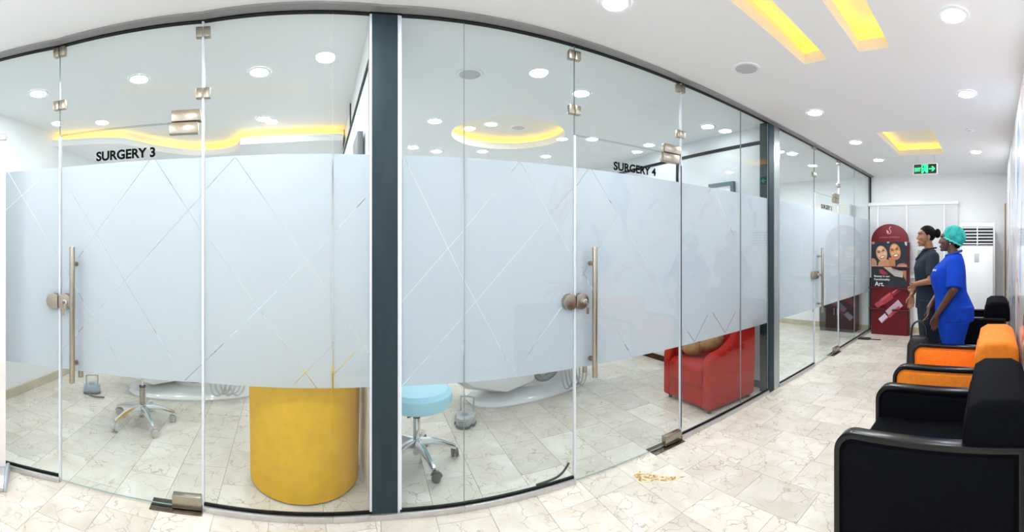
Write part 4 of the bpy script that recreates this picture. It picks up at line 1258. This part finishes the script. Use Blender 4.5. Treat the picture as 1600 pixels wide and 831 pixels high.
obj('end_cap', bx(0.34, 0.385, -0.103, 0.109, 1.998, 2.252, 0.02, 3), GREYPL, t)
obj('air_flap', bx(-0.38, 0.33, -0.108, -0.06, 2.01, 2.035, 0.004), PLASTIC, t)
# door stop bar on the floor at the end of the glass front
t = thing('floor_plate', 'thin dark metal bar lying on the floor near the display board', 'floor bar', (-1.98, 6.12, 0), 0.05)
obj('bar', bx(-0.10, 0.20, -0.012, 0.012, 0.0, 0.012, 0.003), RUBBER, t)
obj('foot', bx(-0.17, 0.02, -0.05, 0.07, 0.0, 0.02, 0.006), RUBBER, t)
# loose gasket curling out of the channel left of the surgery 4 door
a_, b_ = R(725), R(897)
loc, rz, w_ = pane_frame(a_, b_)
t = thing('loose_gasket', 'black rubber gasket end curling up beside the Surgery 4 door foot', 'gasket', loc, rz)
obj('strip', tube(curve_pts([(w_ - 0.25, 0.02, 0.04), (w_ - 0.12, 0.028, 0.045), (w_ - 0.06, 0.03, 0.07), (w_ - 0.02, 0.03, 0.115)], 6), 0.007, 8), RUBBER, t)
# amber stain in the marble outside surgery 4
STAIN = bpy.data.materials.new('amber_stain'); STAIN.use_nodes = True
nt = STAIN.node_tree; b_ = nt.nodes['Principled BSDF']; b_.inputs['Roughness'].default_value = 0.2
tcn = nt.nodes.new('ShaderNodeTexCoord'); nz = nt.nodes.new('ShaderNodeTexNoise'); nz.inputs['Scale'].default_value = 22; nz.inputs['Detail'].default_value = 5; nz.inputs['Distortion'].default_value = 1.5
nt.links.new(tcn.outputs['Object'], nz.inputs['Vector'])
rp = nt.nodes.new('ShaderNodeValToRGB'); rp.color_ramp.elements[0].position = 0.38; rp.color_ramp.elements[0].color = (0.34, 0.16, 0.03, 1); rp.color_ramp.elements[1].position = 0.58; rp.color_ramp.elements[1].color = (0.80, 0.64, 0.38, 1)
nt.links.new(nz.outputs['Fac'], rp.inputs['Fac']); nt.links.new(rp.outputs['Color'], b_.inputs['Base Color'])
def fl(px, py): 
    d = ray(px); return d * (F * EYE / (py - HOR))
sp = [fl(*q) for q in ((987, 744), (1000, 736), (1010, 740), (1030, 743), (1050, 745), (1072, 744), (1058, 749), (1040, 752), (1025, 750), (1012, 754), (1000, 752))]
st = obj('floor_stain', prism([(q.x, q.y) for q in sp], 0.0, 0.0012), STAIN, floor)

# ------------------------------------------------------------------ the two women in scrubs
def caps(p0, p1, r0, r1=None, seg=14):
    """tapered capsule, closed"""
    r1 = r0 if r1 is None else r1
    return [cyl(p0, p1, r0, r1, seg), ellipsoid(p0, (r0, r0, r0), seg, 10), ellipsoid(p1, (r1, r1, r1), seg, 10)]

def hand(wrist, d, w, scale=1.0, curl=0.35, thumb_side=-1):
    """d: finger direction, w: across the palm (towards the little finger)"""
    wrist, d, w = Vector(wrist), Vector(d).normalized(), Vector(w).normalized()
    w = (w - d * w.dot(d)).normalized()
    n = d.cross(w).normalized()
    out = []
    for i, (lk, lf) in enumerate(((0.082, 0.066), (0.088, 0.076), (0.084, 0.070), (0.074, 0.054))):
        off = (i - 1.5) * 0.0205 * scale
        k = wrist + d * lk * scale + w * off
        out += caps(wrist + w * off * 0.55, k, 0.014 * scale, 0.0115 * scale, 10)
        dd = (d * math.cos(curl) + n * math.sin(curl)).normalized()
        k2 = k + dd * lf * 0.52 * scale
        dd2 = (d * math.cos(curl * 2.1) + n * math.sin(curl * 2.1)).normalized()
        k3 = k2 + dd2 * lf * 0.48 * scale
        out += caps(k, k2, 0.0098 * scale, 0.0088 * scale, 10) + caps(k2, k3, 0.0088 * scale, 0.0072 * scale, 10)
    b = wrist + d * 0.022 * scale - w * 0.026 * scale
    t1 = b + (d * 0.75 - w * 0.55 + n * 0.3).normalized() * 0.042 * scale
    t2 = t1 + (d * 0.95 - w * 0.15 + n * 0.4).normalized() * 0.034 * scale
    out += caps(b, t1, 0.0135 * scale, 0.0115 * scale, 10) + caps(t1, t2, 0.011 * scale, 0.0085 * scale, 10)
    return out

def head_shapes(c, yaw=0.0, k=1.0):
    """c = centre of the skull; front is -y; returns body shapes and a placer for face details"""
    M = Matrix.Translation(Vector(c)) @ Matrix.Rotation(yaw, 4, 'Z') @ Matrix.Scale(k, 4)
    sh = [ellipsoid((0, 0.010, 0.012), (0.074, 0.096, 0.098)),
          ellipsoid((0, -0.030, -0.030), (0.066, 0.066, 0.078)),
          ellipsoid((0, -0.046, -0.080), (0.050, 0.048, 0.048)),
          ellipsoid((0, -0.080, -0.112), (0.022, 0.020, 0.018)),
          ellipsoid((0, -0.072, 0.030), (0.052, 0.022, 0.028)),
          ellipsoid((0.034, -0.068, -0.030), (0.026, 0.024, 0.026)), ellipsoid((-0.034, -0.068, -0.030), (0.026, 0.024, 0.026)),
          ellipsoid((0, -0.088, -0.078), (0.027, 0.016, 0.020))]
    sh += caps((0, -0.088, 0.008), (0, -0.106, -0.034), 0.010, 0.014)
    sh += [ellipsoid((0.012, -0.096, -0.042), (0.011, 0.010, 0.009)), ellipsoid((-0.012, -0.096, -0.042), (0.011, 0.010, 0.009))]
    for s in (-1, 1):
        sh.append(ellipsoid((s * 0.074, 0.012, -0.018), (0.010, 0.020, 0.032), rot=Matrix.Rotation(s * 0.25, 3, 'Z')))
    for b in sh:
        bmesh.ops.transform(b, matrix=M, verts=b.verts)
    return sh, M

def face_parts(parent, M, lipc, iris=(0.02, 0.012, 0.008)):
    def put(name, b, m_):
        bmesh.ops.transform(b, matrix=M, verts=b.verts)
        return obj(name, b, m_, parent)
    for s in (-1, 1):
        e = put('eye', ellipsoid((s * 0.031, -0.0825, 0.002), (0.0125, 0.007, 0.0068), 14, 10), mat('eye_white', (0.72, 0.70, 0.68), 0.2))
        put('iris', ellipsoid((s * 0.031, -0.0878, 0.002), (0.0058, 0.003, 0.0058), 12, 8), mat('iris', iris, 0.15)).parent = e
        put('eyebrow', tube(curve_pts([(s * 0.014, -0.0955, 0.021), (s * 0.032, -0.0925, 0.029), (s * 0.050, -0.076, 0.023)], 4), 0.0038, 6), mat('brow_hair', (0.012, 0.008, 0.007), 0.8))
        put('eyelid', tube(curve_pts([(s * 0.018, -0.089, 0.003), (s * 0.031, -0.0905, 0.0095), (s * 0.045, -0.081, 0.003)], 4), 0.0022, 6), mat('lash', (0.01, 0.007, 0.006), 0.7))
    put('lips', fuse_bm([ellipsoid((0, -0.0985, -0.0725), (0.023, 0.008, 0.006)), ellipsoid((0, -0.0985, -0.082), (0.020, 0.009, 0.0075))]), lipc)

def fuse_bm(bms):
    return join(*bms)

def body_mesh(S, head_c, head_yaw, arms, torso, k=1.0):
    sh = [loft(torso)]
    sh += caps((0, 0.028, torso[-1][0] - 0.06), (head_c[0], head_c[1] + 0.015, head_c[2] - 0.07), 0.058, 0.052)
    hs, M = head_shapes(head_c, head_yaw, k)
    sh += hs
    for s in (-1, 1):
        sh += caps((s * 0.092, 0.03, 0.86), (s * 0.094, 0.01, 0.48), 0.10, 0.062)
        sh += caps((s * 0.094, 0.01, 0.48), (s * 0.096, 0.045, 0.09), 0.060, 0.038)
        sh += caps((s * 0.096, 0.06, 0.042), (s * 0.10, -0.10, 0.034), 0.040, 0.032)
    for (shp, elb, wri, hd, hw_, curl) in arms:
        sh += caps(shp, elb, 0.052, 0.041) + caps(elb, wri, 0.042, 0.027)
        sh += hand(wri, hd, hw_, 1.0, curl)
    return fuse(sh, 0.0042, 3), M

def scrub_top(torso, sleeves):
    sh = [loft(torso, 36)]
    for a, b, r0, r1 in sleeves:
        sh += [cyl(a, b, r0, r1, 22), ellipsoid(a, (r0, r0, r0), 20, 12)]
    return fuse(sh, 0.008, 6)

def scrub_trousers(hip, S=0.0):
    sh = [loft(hip, 32)]
    for s in (-1, 1):
        sh += [loft([(0.06, s * 0.105, 0.04, 0.082, 0.095), (0.30, s * 0.103, 0.03, 0.090, 0.105), (0.50, s * 0.100, 0.015, 0.097, 0.112), (0.70, s * 0.098, 0.02, 0.112, 0.135 + S), (0.88, s * 0.095, 0.03, 0.115, 0.155 + S)], 24)]
    return fuse(sh, 0.009, 5)

def cloth(name, color, rough=0.75):
    return mat(name, color, rough, spec=0.15, noise=0.10, nscale=9, bump=0.7, bscale=24)

# --- woman in royal blue scrubs and teal bouffant cap: hands joined in front
p1 = thing('person', 'woman in royal blue scrubs and teal bouffant cap, standing hands joined', 'person', (-0.43, 4.12, 0), math.radians(-88))
SKD = mat('deep_brown_skin', (0.085, 0.036, 0.022), 0.42, noise=0.08, nscale=12)
torso1 = [(0.80, 0, 0.035, 0.165, 0.150), (0.92, 0, 0.03, 0.172, 0.150), (1.03, 0, 0.0, 0.150, 0.135), (1.15, 0, -0.02, 0.152, 0.140), (1.26, 0, -0.025, 0.160, 0.135), (1.335, 0, 0.0, 0.165, 0.100), (1.385, 0, 0.02, 0.125, 0.070), (1.425, 0, 0.022, 0.065, 0.056)]
arms1 = [((0.185, 0.045, 1.335), (0.262, 0.035, 1.065), (0.195, -0.140, 0.800), (-0.38, -0.22, -0.9), (-0.35, 0.9, 0.1), 0.30),
         ((-0.185, 0.030, 1.335), (-0.235, -0.100, 1.070), (0.020, -0.238, 0.850), (0.30, -0.10, -1), (0.9, 0.3, 0.2), 0.42)]
bmsh, M1 = body_mesh(1, (0, -0.022, 1.565), 0.0, arms1, torso1)
obj('body', bmsh, SKD, p1)
face_parts(p1, M1, mat('lips_dark', (0.13, 0.04, 0.035), 0.4))
BLUE = cloth('royal_blue_cotton', (0.003, 0.045, 0.42))
tt1 = [(0.735, 0, 0.028, 0.218, 0.203), (0.85, 0, 0.030, 0.214, 0.205), (0.94, 0, 0.008, 0.196, 0.184), (1.02, 0, -0.016, 0.188, 0.172), (1.11, 0, -0.034, 0.190, 0.184), (1.19, 0, -0.040, 0.190, 0.188), (1.27, 0, -0.022, 0.190, 0.164), (1.345, 0, 0.012, 0.180, 0.115), (1.39, 0, 0.024, 0.125, 0.086), (1.415, 0, 0.026, 0.085, 0.074)]
tp = obj('scrub_top', scrub_top(tt1, [((0.165, 0.045, 1.325), (0.250, 0.038, 1.075), 0.083, 0.082), ((-0.165, 0.03, 1.325), (-0.228, -0.06, 1.08), 0.083, 0.082)]), BLUE, p1)
obj('pocket', box((0.205, 0.045, 0.80), (0.012, 0.13, 0.12), 0.004, rot=Matrix.Rotation(0.1, 3, 'Z')), BLUE, tp)
obj('neck_band', tube([(0.088 * math.cos(a), 0.024 + 0.078 * math.sin(a) - (0.02 if math.sin(a) < -0.5 else 0), 1.415 + 0.028 * math.sin(a) - (0.05 if math.sin(a) < -0.8 else 0)) for a in [2 * math.pi * q / 28 for q in range(28)]], 0.012, 8, True), mat('royal_blue_band', (0.002, 0.03, 0.30), 0.75), tp)
lt = text_mesh('a&b', 0.055, 0.022, 0.001, 0.01)
obj('scrub_trousers', scrub_trousers([(0.72, 0, 0.035, 0.212, 0.198), (0.86, 0, 0.04, 0.208, 0.190), (0.97, 0, 0.02, 0.175, 0.155)], 0.03), BLUE, p1)
bpy.data.meshes.remove(lt)
emb = obj('chest_emblem', join(*[box((0.118 + 0.004 * q, -0.183 + 0.012 * q, 1.245 + 0.004 * (q % 2)), (0.006, 0.008, 0.018)) for q in range(4)]), mat('white_thread', (0.75, 0.78, 0.85), 0.6), tp)
# cap: gathered bouffant, elastic edge
cm = Matrix.Translation((0, 0.030, 1.598)) @ Matrix.Rotation(math.radians(-26), 4, 'X')
bm = ellipsoid((0, 0, 0), (0.103, 0.122, 0.108), 48, 28)
for v in bm.verts:
    a = math.atan2(v.co.y, v.co.x)
    low = max(0.0, -v.co.z / 0.108)
    v.co.xy *= 1 + 0.035 * low * math.sin(a * 22) + 0.012 * math.sin(a * 9 + v.co.z * 60)
    if v.co.z < -0.055: v.co.z = -0.055 + (v.co.z + 0.055) * 0.35
bmesh.ops.transform(bm, matrix=cm, verts=bm.verts)
cap = obj('bouffant_cap', bm, mat('teal_nonwoven', (0.03, 0.36, 0.33), 0.7, spec=0.2, noise=0.35, nscale=16, bump=0.8, bscale=45), p1)
bm = tube([(0.088 * math.cos(a), 0.104 * math.sin(a), -0.062 + 0.004 * math.sin(14 * a)) for a in [2 * math.pi * q / 56 for q in range(56)]], 0.009, 8, True)
bmesh.ops.transform(bm, matrix=cm, verts=bm.verts)
obj('elastic_edge', bm, mat('teal_edge', (0.08, 0.58, 0.52), 0.7), cap)
obj('nape_hair', ellipsoid((0, 0.052, 1.500), (0.055, 0.040, 0.035)), mat('black_hair', (0.004, 0.0035, 0.0035), 0.6, spec=0.08), p1)
obj('earring', ellipsoid((0.083, -0.012, 1.512), (0.006, 0.006, 0.008), 10, 8), CHROME, p1)
obj('ring', tube([(0.050 + 0.011 * math.cos(a), -0.248 + 0.011 * math.sin(a), 0.745) for a in [2 * math.pi * q / 12 for q in range(12)]], 0.0022, 6, True), CHROME, p1)
for s in (-1, 1):
    obj('shoe', fuse([*caps((s * 0.10, 0.075, 0.048), (s * 0.104, -0.115, 0.042), 0.050, 0.044)], 0.01, 3), mat('black_shoe', (0.02, 0.02, 0.022), 0.5), p1)

# --- woman in charcoal scrubs, hair in a bun, left hand on right wrist
p2 = thing('person', 'woman in charcoal grey scrubs with black hair in a bun, arms crossed low', 'person', (-0.765, 4.62, 0), math.radians(-72))
SKB = mat('brown_skin', (0.30, 0.130, 0.062), 0.42, noise=0.06, nscale=12)
torso2 = [(0.84, 0, 0.03, 0.150, 0.125), (0.95, 0, 0.03, 0.155, 0.125), (1.07, 0, 0.005, 0.132, 0.108), (1.19, 0, -0.012, 0.140, 0.115), (1.30, 0, -0.015, 0.150, 0.112), (1.385, 0, 0.005, 0.155, 0.085), (1.43, 0, 0.02, 0.115, 0.062), (1.47, 0, 0.022, 0.058, 0.050)]
arms2 = [((0.170, 0.035, 1.375), (0.255, -0.010, 1.105), (0.130, -0.165, 1.062), (-0.80, -0.16, -0.52), (0.1, 0.2, -1), 0.55),
         ((-0.170, 0.020, 1.375), (-0.205, -0.070, 1.110), (-0.045, -0.190, 0.910), (0.05, -0.06, -1), (0.3, 1, 0), 0.25)]
bmsh, M2 = body_mesh(1, (0.0, -0.020, 1.620), 0.12, arms2, torso2)
obj('body', bmsh, SKB, p2)
face_parts(p2, M2, mat('lips_rose', (0.30, 0.085, 0.07), 0.4))
CHAR = cloth('charcoal_cotton', (0.018, 0.026, 0.040))
tt2 = [(0.775, 0, 0.018, 0.188, 0.168), (0.90, 0, 0.022, 0.184, 0.164), (1.02, 0, 0.005, 0.164, 0.146), (1.13, 0, -0.010, 0.164, 0.148), (1.24, 0, -0.018, 0.168, 0.150), (1.33, 0, -0.010, 0.170, 0.130), (1.395, 0, 0.012, 0.160, 0.095), (1.435, 0, 0.022, 0.112, 0.074), (1.455, 0, 0.026, 0.078, 0.066)]
tp2 = obj('scrub_top', scrub_top(tt2, [((0.150, 0.035, 1.365), (0.232, 0.012, 1.150), 0.076, 0.074), ((-0.150, 0.02, 1.365), (-0.195, -0.045, 1.155), 0.076, 0.074)]), CHAR, p2)
obj('v_neck_inset', prism([(-0.048, 1.452), (0.048, 1.452), (0.0, 1.335)], -0.135, -0.045, 'Y', 0.01), mat('white_undershirt', (0.55, 0.52, 0.48), 0.7), tp2)
obj('neck_band', tube(curve_pts([(-0.082, 0.03, 1.466), (-0.062, -0.060, 1.445), (0.0, -0.142, 1.335), (0.062, -0.060, 1.445), (0.082, 0.03, 1.466), (0.05, 0.088, 1.474), (-0.05, 0.088, 1.474), (-0.082, 0.03, 1.466)], 5)[:-1], 0.010, 8, True), CHAR, tp2)
obj('scrub_trousers', scrub_trousers([(0.78, 0, 0.03, 0.186, 0.158), (0.90, 0, 0.03, 0.178, 0.155), (1.0, 0, 0.02, 0.150, 0.130)]), CHAR, p2)
HAIR = mat('black_hair', (0.004, 0.0035, 0.0035), 0.6, spec=0.08)
bm = ellipsoid((0, 0.014, 0.020), (0.0815, 0.104, 0.100), 36, 22)
bmesh.ops.bisect_plane(bm, geom=list(bm.verts) + list(bm.edges) + list(bm.faces), plane_co=(0, -0.052, 0.052), plane_no=Vector((0, -0.80, -0.60)), clear_outer=True)
bmesh.ops.holes_fill(bm, edges=[e for e in bm.edges if e.is_boundary])
bmesh.ops.transform(bm, matrix=M2, verts=bm.verts)
hr = obj('hair', bm, HAIR, p2)
bm = fuse_bm([ellipsoid((0, 0.138, 0.026), (0.042, 0.040, 0.056)), ellipsoid((0, 0.108, 0.030), (0.026, 0.02, 0.03))])
bmesh.ops.transform(bm, matrix=M2, verts=bm.verts)
obj('bun', bm, HAIR, hr)
bm = ellipsoid((0.083, 0.008, -0.048), (0.005, 0.005, 0.006), 10, 8)
bmesh.ops.transform(bm, matrix=M2, verts=bm.verts)
obj('earring', bm, CHROME, p2)
for s in (-1, 1):
    obj('shoe', fuse([*caps((s * 0.10, 0.075, 0.048), (s * 0.104, -0.115, 0.042), 0.050, 0.044)], 0.01, 3), mat('black_shoe', (0.02, 0.02, 0.022), 0.5), p2)

# handbag strap looping beside the woman in blue, on the floor by the armchair
t = thing('handbag', 'black handbag with a looped handle standing in front of the charcoal scrubs', 'handbag', (-0.80, 4.25, 0), 0.2)
obj('bag_body', prism([(-0.15, 0.0), (0.15, 0.0), (0.13, 0.42), (0.08, 0.52), (-0.08, 0.52), (-0.13, 0.42)], -0.06, 0.06, 'Y', 0.025, 3), mat('bag_leather', (0.012, 0.012, 0.014), 0.4), t)
obj('bag_handle', tube(curve_pts([(-0.09, 0, 0.48), (-0.07, 0, 0.63), (0.0, 0, 0.68), (0.07, 0, 0.63), (0.09, 0, 0.48)], 6), 0.011, 8), mat('bag_leather', (0.012, 0.012, 0.014), 0.4), t)
